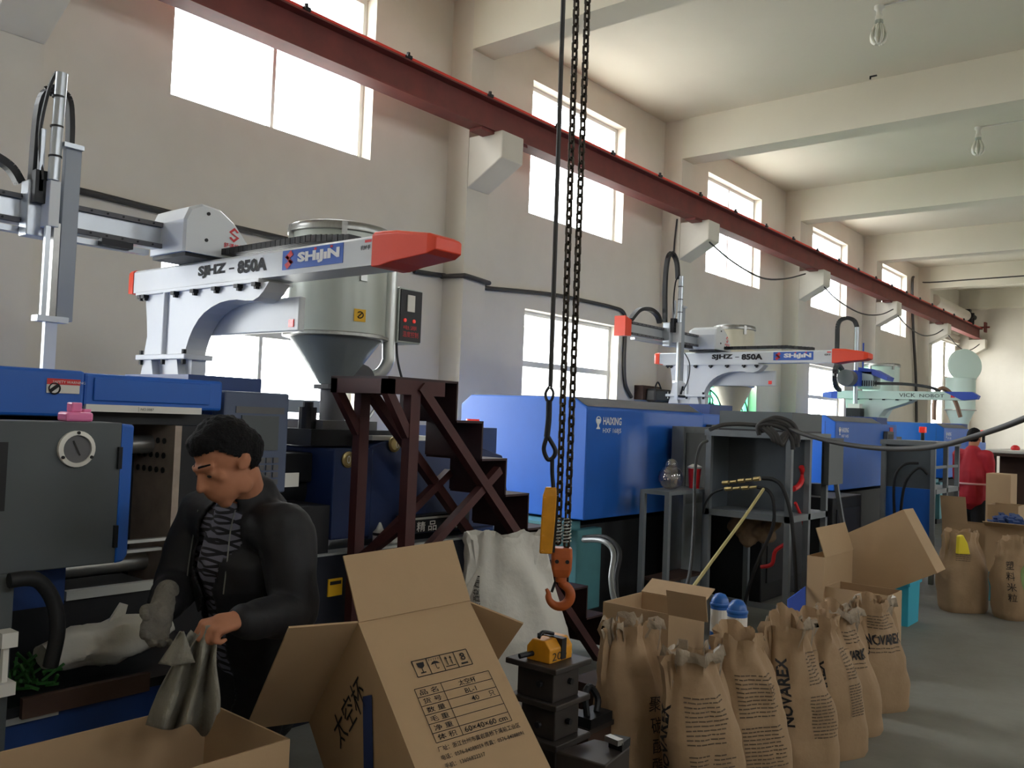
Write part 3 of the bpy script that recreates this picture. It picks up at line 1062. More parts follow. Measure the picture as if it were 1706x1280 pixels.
pts = spline([V((X - .3, yd + .1, 2.55)), V((X - .45, yd + .12, 2.62)), V((X - .65, yd + .1, 2.5)), V((X - .6, yd + .1, 2.3)), V((X - .4, yd + .1, 2.22))], 6)
for a, b in zip(pts, pts[1:]):
    g.bar(a, b, .06, .05)
g.build('arm_cable_chain', black_m, rb)
G().cyl((X - .1, yd - .05, 1.9), (X - .1, yd - .05, 3.25), .035, n=12).build('vertical_tube', alu_m, rb, smooth=True)
G().cyl((X - .02, yd - .13, 2.6), (X - .02, yd - .13, 3.0), .012, n=8).build('guide_rod', nav_blue_m, rb)
g = G()
pts = spline([V((X - .1, yd - .05, 3.25)), V((X - .1, yd - .0, 3.36)), V((X - .12, yd + .12, 3.4)), V((X - .12, yd + .24, 3.32)), V((X - .1, yd + .26, 3.0)), V((X - .1, yd + .26, 2.5))], 6)
for a, b in zip(pts, pts[1:]):
    g.bar(a, b, .06, .05, up=(1, 0, .1))
g.build('vertical_cable_chain', black_m, rb)
g = G().box(X - .2, X + .0, yd - .16, yd + .06, 1.78, 1.95).cyl((X - .3, yd - .05, 1.8), (X + .1, yd - .05, 1.8), .03).cyl((X - .1, yd - .25, 1.76), (X - .1, yd + .15, 1.76), .03)
g.build('gripper', dark_m, rb)
G().box(X - .18, X - .02, yd - .14, yd + .04, 1.84, 2.02).build('gripper_plate', label_m, rb)
g = G()
pts = spline([V((X + .1, yc + .02, 2.36)), V((X + .1, 3.9, 2.35)), V((X + .1, 3.55, 2.3)), V((X + .1, 3.42, 2.24))], 8)
for a, b in zip(pts, pts[1:]):
    g.bar(a, b, .07, .045)
g.build('beam_cable_chain', black_m, rb)


# ================================================================ hopper dryers
def hopper(x, y, zc, r, label, h=.62, cone=.28, zbase=1.5, lid=True, colour=hopper_m):
    """zc: height where cone meets the drum"""
    t = thing('hopper_dryer', label, 'hopper', (x, y, zbase))
    o = (x, y, 0)
    G().lathe(o, [(r, zc), (r, zc + h)], 32).build('drum', colour, t, smooth=True)
    G().lathe(o, [(r * .29, zc - cone), (r * .98, zc)], 32).build('cone', hopper_cone_m if colour is hopper_m else colour, t, smooth=True)
    G().lathe(o, [(r * 1.0, zc - .018), (r * 1.08, zc - .012), (r * 1.08, zc + .004), (r, zc + .012)], 32).build('clamp_ring', steel_m, t, smooth=True)
    G().lathe(o, [(r * .26, zbase), (r * .26, zc - cone + .02)], 20).build('outlet_neck', dust_top_m, t, smooth=True)
    G().lathe(o, [(r * .4, zc - cone - .03), (r * .4, zc - cone - .005)], 20).build('outlet_flange', dust_top_m, t)
    if lid:
        G().lathe(o, [(r * 1.0, zc + h - .005), (r * 1.06, zc + h), (r * 1.07, zc + h + .02), (r * 1.03, zc + h + .045), (r * .9, zc + h + .055), (r * .15, zc + h + .07)], 32).build('lid', steel_m, t, smooth=True)
        for a in (-.4, 1.2, 2.8, 4.1):
            p = V((x + r * 1.03 * math.cos(a), y + r * 1.03 * math.sin(a), zc + h - .06))
            dr = V((math.cos(a), math.sin(a), 0))
            G().bar(p, p + V((0, 0, .1)), .03, .02, up=dr).build('lid_clip', steel_m, t)
    else:
        G().lathe(o, [(r, zc + h), (r * 1.05, zc + h), (r * 1.05, zc + h + .02), (r * .98, zc + h + .02)], 32).build('rim', colour, t, smooth=True)
    return t


hx, hy, hz = 3.30, 4.05, 2.03
h1 = hopper(hx, hy, hz, .285, 'grey hopper dryer behind the nearest robot beam, with black control box', h=.58, zbase=1.54)
va = (V((0, 0, 0)) - V((hx, hy, 0))).normalized()          # towards the camera side
rt_ = V((-va.y, va.x, 0))


def hp_pt(dx, z, off=.003):
    rr = .285 + off
    return V((hx, hy, z)) + rt_ * dx + va * math.sqrt(max(rr * rr - dx * dx, 0))


g = G().prism([hp_pt(.125, 2.33), hp_pt(.16, 2.33), hp_pt(.16, 2.48), hp_pt(.125, 2.48)], va * .012)
g.build('sight_glass', bright_steel_m, h1)
g = G().prism([hp_pt(.095, 2.1), hp_pt(.16, 2.1), hp_pt(.16, 2.17), hp_pt(.095, 2.17)], va * .003)
g.build('warning_label', label_yellow_m, h1)
g = G()
cl = hp_pt(.128, 2.137, .008)
g.tube([cl + rt_ * (.018 * math.cos(a)) + V((0, 0, .018 * math.sin(a))) for a in [i * PI / 6 for i in range(12)]], .003, 4, closed=True)
g.tube([cl - rt_ * .012 - V((0, 0, .012)), cl + rt_ * .012 + V((0, 0, .012))], .003, 4)
g.build('warning_mark', ink_m, h1)
# blower pipe
p0 = V((hx, hy, 0)) + rt_ * .31 - va * .02
G().tube([p0 + V((0, 0, 2.62)), p0 + V((0, 0, 2.0)), p0 + V((0, 0, 1.9)), p0 - rt_ * .05 + V((0, 0, 1.82)), p0 - rt_ * .14 + V((0, 0, 1.8))], .037, 12, 4).build('air_pipe', bright_steel_m, h1, smooth=True)
G().cyl(p0 - rt_ * .16 + V((0, 0, 1.79)) - va * .06, p0 - rt_ * .16 + V((0, 0, 1.79)) + va * .06, .085, n=18).build('blower', dust_top_m, h1, smooth=True)
# control box
bx0, bx1 = on(665, 500, 1, 3.84).x, on(703, 500, 1, 3.84).x
G().box(bx0, bx1, 3.84, 4.04, 2.02, 2.35).build('control_box', hopper_m, h1, bevel=.006)
G().box(bx0 + .008, bx1 - .006, 3.832, 3.84, 2.03, 2.34).build('control_face', black_m, h1, label='black control face with red display')
G().box(bx0 + .06, bx0 + .12, 3.826, 3.832, 2.21, 2.31).build('display', label_m, h1)
for q in (.045, .12):
    G().cyl((bx0 + q, 3.826, 2.155), (bx0 + q, 3.832, 2.155), .012, n=10).build('red_switch', red_lamp_m, h1)
text('温度控制', (bx0 + .03, 3.829, 2.055), (1, 0, 0), (0, 0, 1), red_m, h1, width=.13, height=.035)
text('电源', (bx0 + .035, 3.829, 2.1), (1, 0, 0), (0, 0, 1), red_m, h1, width=.11, height=.025)
for q in range(5):
    G().box(bx0 - .004, bx0, 3.9, 3.93, 2.2 + q * .018, 2.21 + q * .018).build('vent_slot', dark_m, h1)
G().tube([(bx0 + .05, 3.9, 2.02), (bx0 + .07, 3.9, 1.9), (bx0 + .13, 3.88, 1.7), (bx0 + .15, 3.86, 1.5)], .008, 6, 5).build('power_cable', black_m, h1)
hp2 = on(1222, 600, 1, 4.45)
hopper(hp2.x, 4.45, 2.06, .23, 'cream grey hopper dryer behind the second robot', h=.64, cone=.36, zbase=1.52, colour=mat('cream_enamel', (206, 200, 178), .4, var=.1))
hp3 = on(1468, 620, 1, 4.6)
hopper(hp3.x, 4.6, 2.15, .29, 'pale green hopper drum behind the mint robot', h=.55, cone=.4, zbase=1.52, lid=True, colour=mint_m)
hp4 = on(1600, 650, 1, 4.7)
h4 = hopper(hp4.x, 4.7, 2.15, .31, 'white hopper with its round lid swung open at the far end', h=.7, cone=.55, zbase=1.45, lid=False, colour=mint_m)
G().lathe((hp4.x - .1, 4.6, 3.15), [(.36, -.02), (.38, 0), (.36, .03), (.1, .05)], 28, (-.8, -.6, .1)).build('open_lid', mint_m, h4, smooth=True)
for _d in (18.2, 18.5):
    G().tube([dep(1556, 700, _d), dep(1557, 668, _d), dep(1566, 648, _d), dep(1580, 652, _d), dep(1592, 670, _d), dep(1600, 695, _d)], .045, 8, 5).build('suction_hose', mat('brown_ribbed_hose', (120, 92, 72), .6), h4, smooth=True)

# ================================================================ injection moulding machines
m1 = thing('moulding_machine', 'nearest blue machine with grey gauge panel, standing behind the man', 'machine', (1.8, 4.05, 0))
G().box(-1.8, 2.6, 3.5, 4.6, 0, .62).build('bed', dark_m, m1)
G().box(2.6, 4.9, 3.62, 4.6, 0, .84).build('bed', mat('machine_bed_black_blue', (24, 28, 40), .5, var=.4, scale=4), m1)
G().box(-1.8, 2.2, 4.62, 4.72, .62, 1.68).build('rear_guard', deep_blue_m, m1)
# blue header over the mould space
hr_ = 2.165
G().box(-1.8, 1.565, 3.4, 4.76, 1.535, 1.712).build('header_cover', blue_m, m1, bevel=.012)
G().box(1.565, hr_, 3.405, 4.76, 1.575, 1.706).build('header_cover', blue_m, m1, bevel=.012)
G().box(1.6, 2.1, 3.395, 3.405, 1.6, 1.69).build('header_panel', blue_m, m1, bevel=.004)
G().box(1.57, 2.06, 3.392, 3.42, 1.558, 1.586).build('beige_strip', label_m, m1)
G().box(1.78, 1.85, 3.388, 3.392, 1.563, 1.581).build('name_plate', label_m, m1)
text('NO.0087', (1.787, 3.387, 1.567), (1, 0, 0), (0, 0, 1), ink_m, m1, width=.055, height=.01)
G().box(1.57, 2.16, 3.46, 4.7, 1.51, 1.558).build('slide_track', dark_m, m1)
st0, st1 = on(78, 630, 1, 3.398), on(132, 657, 1, 3.398)
G().box(st0.x, st1.x, 3.395, 3.4, st1.z, st0.z).build('safety_label', label_m, m1, bevel=.002)
G().box(st0.x, st1.x, 3.393, 3.395, st0.z - .022, st0.z).build('label_header', red_m, m1)
cx_, cz_ = st0.x + .028, (st1.z + st0.z - .02) / 2
G().tube([(cx_ + .02 * math.cos(a), 3.393, cz_ + .02 * math.sin(a)) for a in [i * PI / 8 for i in range(16)]], .003, 4, closed=True).build('label_mark', ink_m, m1)
G().bar((cx_ - .015, 3.393, cz_ - .01), (cx_ + .012, 3.393, cz_ + .012), .004, .012).build('label_mark', ink_m, m1)
text('SAFETY WARNING', (st0.x + .02, 3.392, st0.z - .017), (1, 0, 0), (0, 0, 1), label_m, m1, width=.12, height=.01)
# mould platens with rows of holes
G().box(1.99, 2.2, 3.44, 4.6, .62, 1.508).build('fixed_platen', dark_m, m1)  # body coloured dark to stand for its shaded side
G().box(1.96, 1.99, 3.42, 4.6, .62, 1.508).build('platen_face', mat('lit_platen_steel', (176, 160, 146), .5, .2, var=.4, scale=7, col2=(90, 80, 74)), m1)  # paler steel colour stands for the light on this face
hole = G().cyl((1.955, 3.5, 1.44), (1.961, 3.5, 1.44), .013, n=8).build('bolt_hole', black_m, m1)
part_copies(m1, hole, [Matrix.Translation((0, i * .052, -j * .062)) for i in range(0, 7) for j in range(0, 3) if (i, j) != (0, 0)])
G().box(.3, .55, 3.5, 4.6, .62, 1.5).build('moving_platen', steel_m, m1)
G().box(1.62, 1.96, 3.75, 4.35, .78, 1.36).build('mould', dark_m, m1)
for yy in (3.62, 4.5):
    for zz in (.92, 1.42):
        G().cyl((.3, yy, zz), (1.96, yy, zz), .04, n=12).build('tie_bar', steel_m, m1, smooth=True)
for (y_, z_, xa, xb) in ((3.46, .985, 1.3, 1.95), (3.42, 1.03, 1.55, 1.96)):
    G().box(xa, xb, y_, y_ + .03, z_, z_ + .012).build('guide_strip', bright_steel_m, m1)
# grey front cabinet with gauge
gy = 2.75
gr_ = on(204, 708, 1, gy).x
G().box(-.6, gr_, gy, gy + .14, 1.085, 1.532).build('front_panel', grey_panel_m, m1, bevel=.004)
ge = on(232, 712, 1, gy).x
G().prism([(gr_, gy, 1.082), (gr_, gy, 1.53), (ge, gy + .03, 1.525), (ge + .0, gy + .03, 1.1), (ge - .02, gy + .02, 1.082)], (0, .11, 0)).build('panel_edge', blue_m, m1, bevel=.008)
gp = on(126, 748, 1, gy)
G().lathe((gp.x, gy, gp.z), [(.056, 0), (.056, .012), (.043, .016), (.043, .006)], 28, (0, -1, 0)).build('gauge', label_m, m1, smooth=True, label='white rimmed pressure gauge')
G().cyl((gp.x, gy - .007, gp.z), (gp.x, gy - .008, gp.z), .043, n=24).build('gauge_face', dust_top_m, m1)
G().bar((gp.x - .012, gy - .01, gp.z + .025), (gp.x + .01, gy - .01, gp.z - .02), .004, .002, up=(0, 1, 0)).build('gauge_needle', ink_m, m1)
gs = G()
for a in (PI / 2, PI / 2 + 2.1, PI / 2 - 2.1):
    gs.cyl((gp.x + .05 * math.cos(a), gy - .014, gp.z + .05 * math.sin(a)), (gp.x + .05 * math.cos(a), gy - .019, gp.z + .05 * math.sin(a)), .005, n=8)
gs.build('gauge_screw', ink_m, m1)
for zz in (1.42, 1.17):
    G().box(gr_ - .012, gr_, gy - .012, gy, zz - .035, zz + .035).build('hinge', dark_m, m1)
G().box(-.6, on(22, 1000, 1, gy).x, gy, gy + .3, 0, 1.085).build('cabinet_column', grey_panel_m, m1)
G().box(on(0, 800, 1, gy).x - .1, on(9, 800, 1, gy).x, gy - .006, gy, 1.27, 1.47).build('window_slot', black_m, m1)
G().box(-.6, .95, gy + .14, 3.6, .9, 1.5).build('cabinet_body', dark_m, m1)
G().box(.8, 1.33, 2.95, 3.4, .93, 1.08).build('cabinet_underside', deep_blue_m, m1)
# discharge tray and blue skirt
G().box(1.0, 1.95, 2.8, 3.5, .645, .675).build('tray', dark_m, m1)
G().box(1.15, 1.55, 2.78, 2.8, .64, .7).build('tray_lip', wood_m, m1)
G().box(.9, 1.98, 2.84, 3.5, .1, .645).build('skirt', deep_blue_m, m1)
G().box(.9, 1.27, 2.81, 2.84, .62, .64).build('bright_rail', bright_steel_m, m1)
a, b = on(108, 1000, 1, 3.2), on(266, 970, 1, 3.2)
G().box(a.x, b.x, 3.19, 3.22, .885, .918).build('bright_rail', bright_steel_m, m1)
G().box(a.x - .2, b.x, 3.22, 3.5, .62, .9).build('front_shield', dark_m, m1)
G().tube([on(15, 968, 1, 2.7), on(60, 966, 1, 2.7), on(88, 1000, 1, 2.7), on(96, 1050, 1, 2.7), on(84, 1110, 1, 2.72)], .022, 10, 5).build('hose', rubber_m, m1, smooth=True)
# operator panel behind the man's head
G().box(2.21, 2.56, 3.46, 3.56, 1.2, 1.668).build('operator_panel', mat('panel_grey_blue', (84, 96, 122), .5, var=.15), m1, bevel=.01)
G().box(2.3, 2.5, 3.452, 3.46, 1.4, 1.56).build('screen', grey_panel_m, m1)
G().box(2.27, 2.53, 3.456, 3.46, 1.57, 1.6).build('trim_strip', dust_top_m, m1)
kb = G()
for i in range(6):
    for j in range(4):
        kb.box(2.29 + i * .038, 2.318 + i * .038, 3.452, 3.46, 1.24 + j * .034, 1.264 + j * .034)
kb.build('keypad', dust_top_m, m1)
G().box(2.3, 2.45, 3.5, 3.6, .8, 1.2).build('panel_post', dark_m, m1)
G().box(2.2, 3.75, 4.5, 4.6, 1.575, 1.655).build('rear_tray', robot_grey_m, m1)
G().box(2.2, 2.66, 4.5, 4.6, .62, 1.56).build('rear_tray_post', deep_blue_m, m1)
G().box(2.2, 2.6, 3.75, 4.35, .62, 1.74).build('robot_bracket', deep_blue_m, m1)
# injection unit
G().cyl((2.6, 4.05, 1.15), (3.2, 4.05, 1.15), .11, n=18).build('barrel', dark_m, m1, smooth=True)
G().box(2.62, 2.98, 3.64, 4.4, .852, 1.1).build('nozzle_guard', dark_m, m1)
G().box(2.66, 3.06, 3.9, 4.2, 1.2, 1.36).build('barrel_cover', dark_m, m1, bevel=.01)
G().box(3.06, 3.34, 3.72, 4.4, .9, 1.39).build('injection_cover', mat('backlit_blue_cover', (30, 50, 96), .5, var=.3, scale=3), m1, bevel=.01)  # machine blue darkened in the colour for the backlit covers
G().prism([(3.34, 3.74, .88), (3.34, 3.74, 1.405), (3.46, 3.74, 1.435), (4.1, 3.74, 1.435), (4.5, 3.74, 1.34), (4.62, 3.74, .88)], (0, .66, 0)).build('injection_cover', mat('backlit_blue_cover', (30, 50, 96), .5, var=.3, scale=3), m1, bevel=.01)
G().box(3.36, 3.9, 3.76, 4.36, 1.436, 1.462).build('cover_lid', bright_steel_m, m1)
G().box(3.0, 3.6, 3.85, 4.3, 1.40, 1.49).build('feed_block', dark_m, m1)
G().box(3.1, 3.5, 3.88, 4.24, 1.49, 1.54).build('feed_flange', dust_top_m, m1)
G().cyl((3.07, 3.98, 1.49), (3.07, 3.98, 1.61), .05, n=12).cyl((3.07, 3.98, 1.61), (3.07, 3.98, 1.64), .03, n=12).build('feed_motor', dark_m, m1)
G().tube([(3.4, 3.9, 1.5), (3.5, 3.9, 1.62), (3.62, 3.9, 1.64), (3.62, 3.9, 1.5)], .01, 6).build('handle', steel_m, m1)
for (px_, py_) in ((580, 766), (661, 741)):
    p = on(px_, py_, 1, 3.715)
    G().lathe((p.x, 3.74 if px_ > 600 else 3.72, p.z), [(.045, 0), (.045, .01), (.032, .014), (.032, .006)], 20, (0, -1, 0)).build('gauge', brass_m, m1, smooth=True)
    text('0', (p.x - .012, 3.708, p.z - .022), (1, 0, 0), (0, 0, 1), label_m, m1, width=.024, height=.044)
p = on(485, 800, 1, 3.63)
G().box(p.x - .05, p.x + .05, 3.634, 3.64, p.z - .035, p.z + .035).build('paper_label', label_m, m1)
G().box(3.55, 4.1, 3.66, 3.74, .9, 1.0).build('sign_rail', dark_m, m1)
G().box(3.6, 3.92, 3.655, 3.66, .978, .99).build('bright_rail', bright_steel_m, m1)
for i, ch in enumerate('精品中国'):
    text(ch, (3.64 + i * .095 + (.05 if i > 1 else 0), 3.655, .908), (1, 0, 0), (0, 0, 1), label_m, m1, width=.07, height=.058, bold=.001)
G().box(2.62, 4.9, 3.62, 3.72, .84, .852).build('bed_top', bright_steel_m, m1)
G().box(4.25, 4.5, 3.8, 4.3, .84, 1.52).build('tail_cover', deep_blue_m, m1)
G().cyl((4.42, 3.95, 1.52), (4.42, 3.95, 1.575), .045, n=16).build('warning_lamp', red_lamp_m, m1, smooth=True, label='small red warning lamp')
a, b = on(547, 966, 1, 3.615), on(569, 991, 1, 3.615)
G().box(a.x, b.x, 3.612, 3.62, b.z, a.z).build('yellow_label', label_yellow_m, m1)
G().box(a.x + .01, b.x - .01, 3.61, 3.612, a.z - .03, a.z - .012).build('label_print', ink_m, m1)


def machine(x0, label, group, text_s=True, lamp=(4.5, .3)):
    y0 = 3.85
    t = thing('moulding_machine', label, 'machine', (x0 + 1.3, y0 + .65, 0), group=group)
    X = lambda q: x0 + q
    Y = lambda q: y0 + q
    G().box(X(.12), X(5.0), Y(.12), Y(1.2), 0, .76).build('bed', mat('bed_black', (20, 21, 24), .6, var=.5), t)
    prof = [(0, .82), (0, 1.69), (.02, 1.705), (.14, 1.775), (1.22, 1.78), (1.33, 1.7), (1.33, .82)]
    G().prism([(X(0), Y(a), b) for a, b in prof], (1.95, 0, 0)).build('clamp_guard', blue_m, t, bevel=.01)
    G().prism([(X(1.95), Y(.005), .82), (X(1.95), Y(.005), 1.7), (X(1.95), Y(1.2), 1.7), (X(1.95), Y(1.2), .82)], (.72, 0, 0)).build('gate', blue_m, t, bevel=.008)
    G().prism([(X(.02), Y(.012), 1.706), (X(.02), Y(.135), 1.779), (X(.02), Y(1.2), 1.79), (X(.02), Y(1.2), 1.77), (X(.02), Y(.14), 1.76)], (1.88, 0, 0)).build('top_cover', dust_top_m, t, bevel=.006)
    G().box(X(-.003), X(0), Y(.13), Y(.135), .86, 1.7).build('seam', deep_blue_m, t)
    for zz in (1.04, 1.3):
        G().cyl((X(0), Y(.15), zz), (X(-.006), Y(.15), zz), .012, n=8).build('screw', dark_m, t)
    G().box(X(.0), X(.34), Y(.05), Y(.65), .1, .74).build('valve_block', teal_m, t, bevel=.01)
    G().box(X(-.2), X(.1), Y(.1), Y(1.25), .74, .8).build('drip_ledge', cyan_m if not text_s else teal_m, t)
    G().box(X(2.67), X(3.2), Y(.3), Y(1.1), .76, 1.81).build('fixed_platen', deep_blue_m, t)
    G().box(X(3.2), X(4.75), Y(.25), Y(1.0), .8, 1.45).build('injection_cover', blue_m, t, bevel=.02)
    G().box(X(3.35), X(4.2), Y(.35), Y(.95), 1.45, 1.52).build('feed_block', dust_top_m, t)
    G().box(X(2.0), X(2.3), Y(-.06), Y(-.0), 1.2, 1.6).build('operator_panel', grey_panel_m, t, bevel=.006)
    G().box(X(2.04), X(2.26), Y(-.064), Y(-.06), 1.38, 1.56).build('screen', black_m, t)
    G().cyl((X(lamp[0]), Y(lamp[1]), 1.45), (X(lamp[0]), Y(lamp[1]), 1.6), .03, n=10).build('lamp_post', dark_m, t)
    G().box(X(lamp[0]) - .05, X(lamp[0]) + .05, Y(lamp[1]) - .05, Y(lamp[1]) + .05, 1.6, 1.7).build('warning_lamp', red_lamp_m, t, bevel=.01, label='square red warning lamp')
    # maker's lettering on the long side
    e = Y(-.004)
    sx = .22
    text('HAIXING', (X(sx), e, 1.565), (1, 0, 0), (0, 0, 1), logo_white_m, t, width=.27, height=.062, bold=.002)
    text('HXF 168J5', (X(sx), e, 1.49), (1, 0, 0), (0, 0, 1), logo_white_m, t, width=.27, height=.048, bold=.0005)
    g = G()
    ex, ez = X(.15), 1.6
    g.tube([(ex + .032 * math.cos(a), e, ez + .028 * math.sin(a)) for a in [i * PI / 7 for i in range(14)]], .005, 4, closed=True)
    g.quadface([(ex - .034, e, ez + .01), (ex + .034, e, ez + .01), (ex + .004, e, ez - .06), (ex - .004, e, ez - .06)])
    g.quadface([(ex - .015, e - .001, ez - .05), (ex - .03, e - .001, ez - .07), (ex + .03, e - .001, ez - .07), (ex + .015, e - .001, ez - .05)])
    flat(g, 'maker_emblem', logo_white_m, t)
    G().box(X(2.3), X(2.45), Y(-.004), Y(.0), 1.55, 1.66).build('safety_label', red_m, t)
    return t


MG = 'blue moulding machines in a row along the window wall'
machine(5.64, 'second blue machine along the wall, with white maker lettering on its long side', MG)
machine(11.2, 'third blue machine along the wall, under the mint robot', MG, lamp=(4.3, .05))
machine(16.7, 'fourth blue machine along the wall, under the hopper with open lid', MG, lamp=(3.2, .0))

# ================================================================ red oxide stairs
ST = thing('steel_stairs', 'dark red steel steps with braced frame beside the nearest machine', 'stairs', (4.0, 3.37, 0))
SY0, SY1 = 3.15, 3.58
SX = 3.4
RUN, RISE, TOPZ = .215, .205, 1.775
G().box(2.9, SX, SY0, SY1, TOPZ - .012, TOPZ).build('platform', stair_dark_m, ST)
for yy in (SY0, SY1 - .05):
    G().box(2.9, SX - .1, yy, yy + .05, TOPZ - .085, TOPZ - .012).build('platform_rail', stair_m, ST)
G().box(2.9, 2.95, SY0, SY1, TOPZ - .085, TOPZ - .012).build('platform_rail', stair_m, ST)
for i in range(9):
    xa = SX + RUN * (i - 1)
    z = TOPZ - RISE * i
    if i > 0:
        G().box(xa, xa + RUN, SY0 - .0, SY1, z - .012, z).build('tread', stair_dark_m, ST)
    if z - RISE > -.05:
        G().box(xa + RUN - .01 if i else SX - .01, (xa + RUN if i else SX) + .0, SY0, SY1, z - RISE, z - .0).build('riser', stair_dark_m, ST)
for yy in (SY0 - .012, SY1 - .04):
    p0 = V((SX - .28, yy + .025, TOPZ - .04))
    n_ = 8.2
    p1 = p0 + V((RUN * n_ * .985, 0, -RISE * n_))
    p1.z = max(p1.z, .03)
    G().bar(p0, p1, .05, .055, up=(0, 1, 0)).build('stringer', stair_m, ST)
for yy in (SY0 + .0, SY1 - .055):
    G().box(3.06, 3.125, yy, yy + .055, 0, TOPZ - .085).build('post', stair_m, ST)
    G().bar((2.92, yy + .027, TOPZ - .07), (3.07, yy + .027, TOPZ - .29), .045, .045, up=(0, 1, 0)).build('brace', stair_m, ST)
G().bar((3.12, SY0 + .02, .82), (3.78, SY0 + .02, 1.3), .045, .045, up=(0, 1, 0)).build('brace', stair_m, ST)
G().bar((3.12, SY1 - .03, .8), (3.78, SY1 - .03, 1.26), .045, .045, up=(0, 1, 0)).build('brace', stair_m, ST)
G().bar((3.09, SY0 + .03, 1.05), (3.09, SY1 - .03, .8), .045, .045, up=(1, 0, 0)).build('cross_brace', stair_m, ST)
p = on(620, 905, 1, 3.62)
oc = thing('oil_can', 'small pale oil can with pointed spout behind the stairs', 'can', (3.36, 3.665, .852))
G().lathe((3.36, 3.665, .852), [(.036, 0), (.038, .004), (.038, .075), (.02, .095), (.008, .125), (.005, .13)], 16).build('body', label_m, oc, smooth=True)
G().lathe((3.36, 3.665, .852), [(.039, .06), (.039, .075)], 16).build('band', dark_m, oc)
tag(one('crumpled_rag', G().ell((3.48, 3.68, .875), (.05, .035, .023)), whitebag_m, 'crumpled pale rag on the machine bed behind the stair post', 'rag', (3.48, 3.68, .852), smooth=True))


# ================================================================ grey racks, cabinet and small table
def rack(x0, x1, y0, y1, ztop, zsh, label, blue=False):
    t = thing('control_rack', label, 'rack', ((x0 + x1) / 2, (y0 + y1) / 2, 0))
    w = .045
    for xa in (x0, (x0 + x1) / 2 - w / 2, x1 - w):
        for ya in (y0, y1 - w):
            if xa not in (x0, x1 - w) and ya != y0:
                continue
            G().box(xa, xa + w, ya, ya + w, 0, ztop - .05).build('post', rack_m, t)
    G().box(x0 - .01, x1 + .01, y0 - .01, y1 + .01, ztop - .05, ztop).build('top_panel', rack_m, t)
    G().box(x0 + (.08 if blue else 0), x1, y0, y1, zsh - .05, zsh).build('shelf', rack_m, t)
    bx_ = .07 if blue else .4
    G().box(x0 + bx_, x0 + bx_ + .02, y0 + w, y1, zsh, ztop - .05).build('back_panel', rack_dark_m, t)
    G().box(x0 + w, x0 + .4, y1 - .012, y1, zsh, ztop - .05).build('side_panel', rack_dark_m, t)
    G().box(x0 + w, x1 - w, y0 + .01, y0 + .03, .18, .22).build('lower_rail', rack_m, t)
    G().box(x0 + .01, x0 + .03, y0 + w, y1 - w, .18, .22).build('lower_rail', rack_m, t)
    if blue:
        G().box(x0 + .05, x0 + .07, y0 + w, y1 - w, .3, zsh - .0).build('blue_panel', blue_m, t)
        G().box(x0 + w, x1, y0 + .005, y0 + .02, zsh + .22, zsh + .25).build('rail', rack_m, t)
    return t


RX0, RX1, RYa, RYb = 6.6, 7.42, 2.6, 3.32
r1 = rack(RX0, RX1, RYa, RYb, 1.56, .915, 'grey steel rack draped with hoses in front of the second machine')
for i in range(3):
    G().box(RX0 + .5, RX0 + .62, RYa + .12, RYa + .3, 1.34 - i * .16, 1.45 - i * .16).build('contactor', dust_top_m if i == 1 else black_m, r1)
G().box(RX0 + .46, RX0 + .7, RYa + .1, RYa + .14, .95, 1.46).build('mounting_plate', dark_m, r1)
p0, p1 = on(1378, 730, 1, 2.56), on(1400, 806, 1, 2.56)
G().box(p0.x, p1.x, 2.54, 2.58, p1.z, p0.z).build('open_door', grey_panel_m, r1)
G().bar((p1.x - .1, 2.56, p1.z), (p1.x + .35, 2.56, .3), .03, .03, up=(0, 1, 0)).build('door_stay', rack_m, r1)
for pts, rr in ((((1335, 778), (1338, 792), (1332, 808), (1322, 815)), .022), (((1325, 838), (1338, 870), (1345, 905)), .012), (((1312, 905), (1292, 918), (1286, 940), (1268, 945)), .016)):
    one('red_hose', G().tube([on(x, y, 1, 2.66) if x > 1320 else on(x, y, 0, 6.72) for x, y in pts], rr, 8, 5), red_m,
        {.022: 'thick red hose curving between rack compartments', .012: 'thin red hose running down below the rack shelf', .016: 'red hose loop under the rack shelf near the floor'}[rr], 'hose', on(*pts[-1], 1, 2.66) if pts[-1][0] > 1320 else on(*pts[-1], 0, 6.72), smooth=True)
# dark open tray on the rack
tr = thing('metal_tray', 'dark open sheet metal box on top of the hose draped rack', 'tray', (7.0, 2.95, 1.56))
G().box(6.75, 7.4, 2.66, 3.28, 1.56, 1.575).build('bottom', dark_m, tr)
for a in ((6.75, 6.77, 2.66, 3.28), (7.38, 7.4, 2.66, 3.28), (6.77, 7.38, 2.66, 2.68), (6.77, 7.38, 3.26, 3.28)):
    G().box(*a, 1.575, 1.72).build('side', grey_panel_m, tr)
rack2 = rack(10.05, 11.15, 2.4, 2.95, 1.51, 1.0, 'second grey steel rack with blue lower panel, further down the aisle', blue=True)
G().tube([on(1490, 860, 0, 10.02), on(1490, 800, 0, 9.95), on(1505, 775, 0, 9.95), on(1530, 772, 0, 10.02)], .015, 8, 5).build('hose', rubber_m, rack2)
G().tube([on(1500, 860, 0, 10.02), on(1508, 805, 0, 9.95), on(1530, 780, 0, 9.95), on(1545, 790, 0, 10.02)], .015, 8, 5).build('hose', rubber_m, rack2)
cb = thing('control_cabinet', 'tall grey cabinet between the blue machine and the hose draped rack', 'cabinet', (7.1, 3.72, 0))
c0, c1 = on(1140, 715, 1, 3.66).x, on(1190, 715, 1, 3.66).x
G().box(c0, c1, 3.66, 3.78, .0, 1.575).build('body', rack_m, cb, bevel=.006)
G().box(c0 + .04, c1 - .04, 3.654, 3.66, .9, 1.52).build('door', grey_panel_m, cb)
tb = thing('work_table', 'small grey steel table under the bag and red cup', 'table', (6.5, 3.5, 0))
TY = 3.36
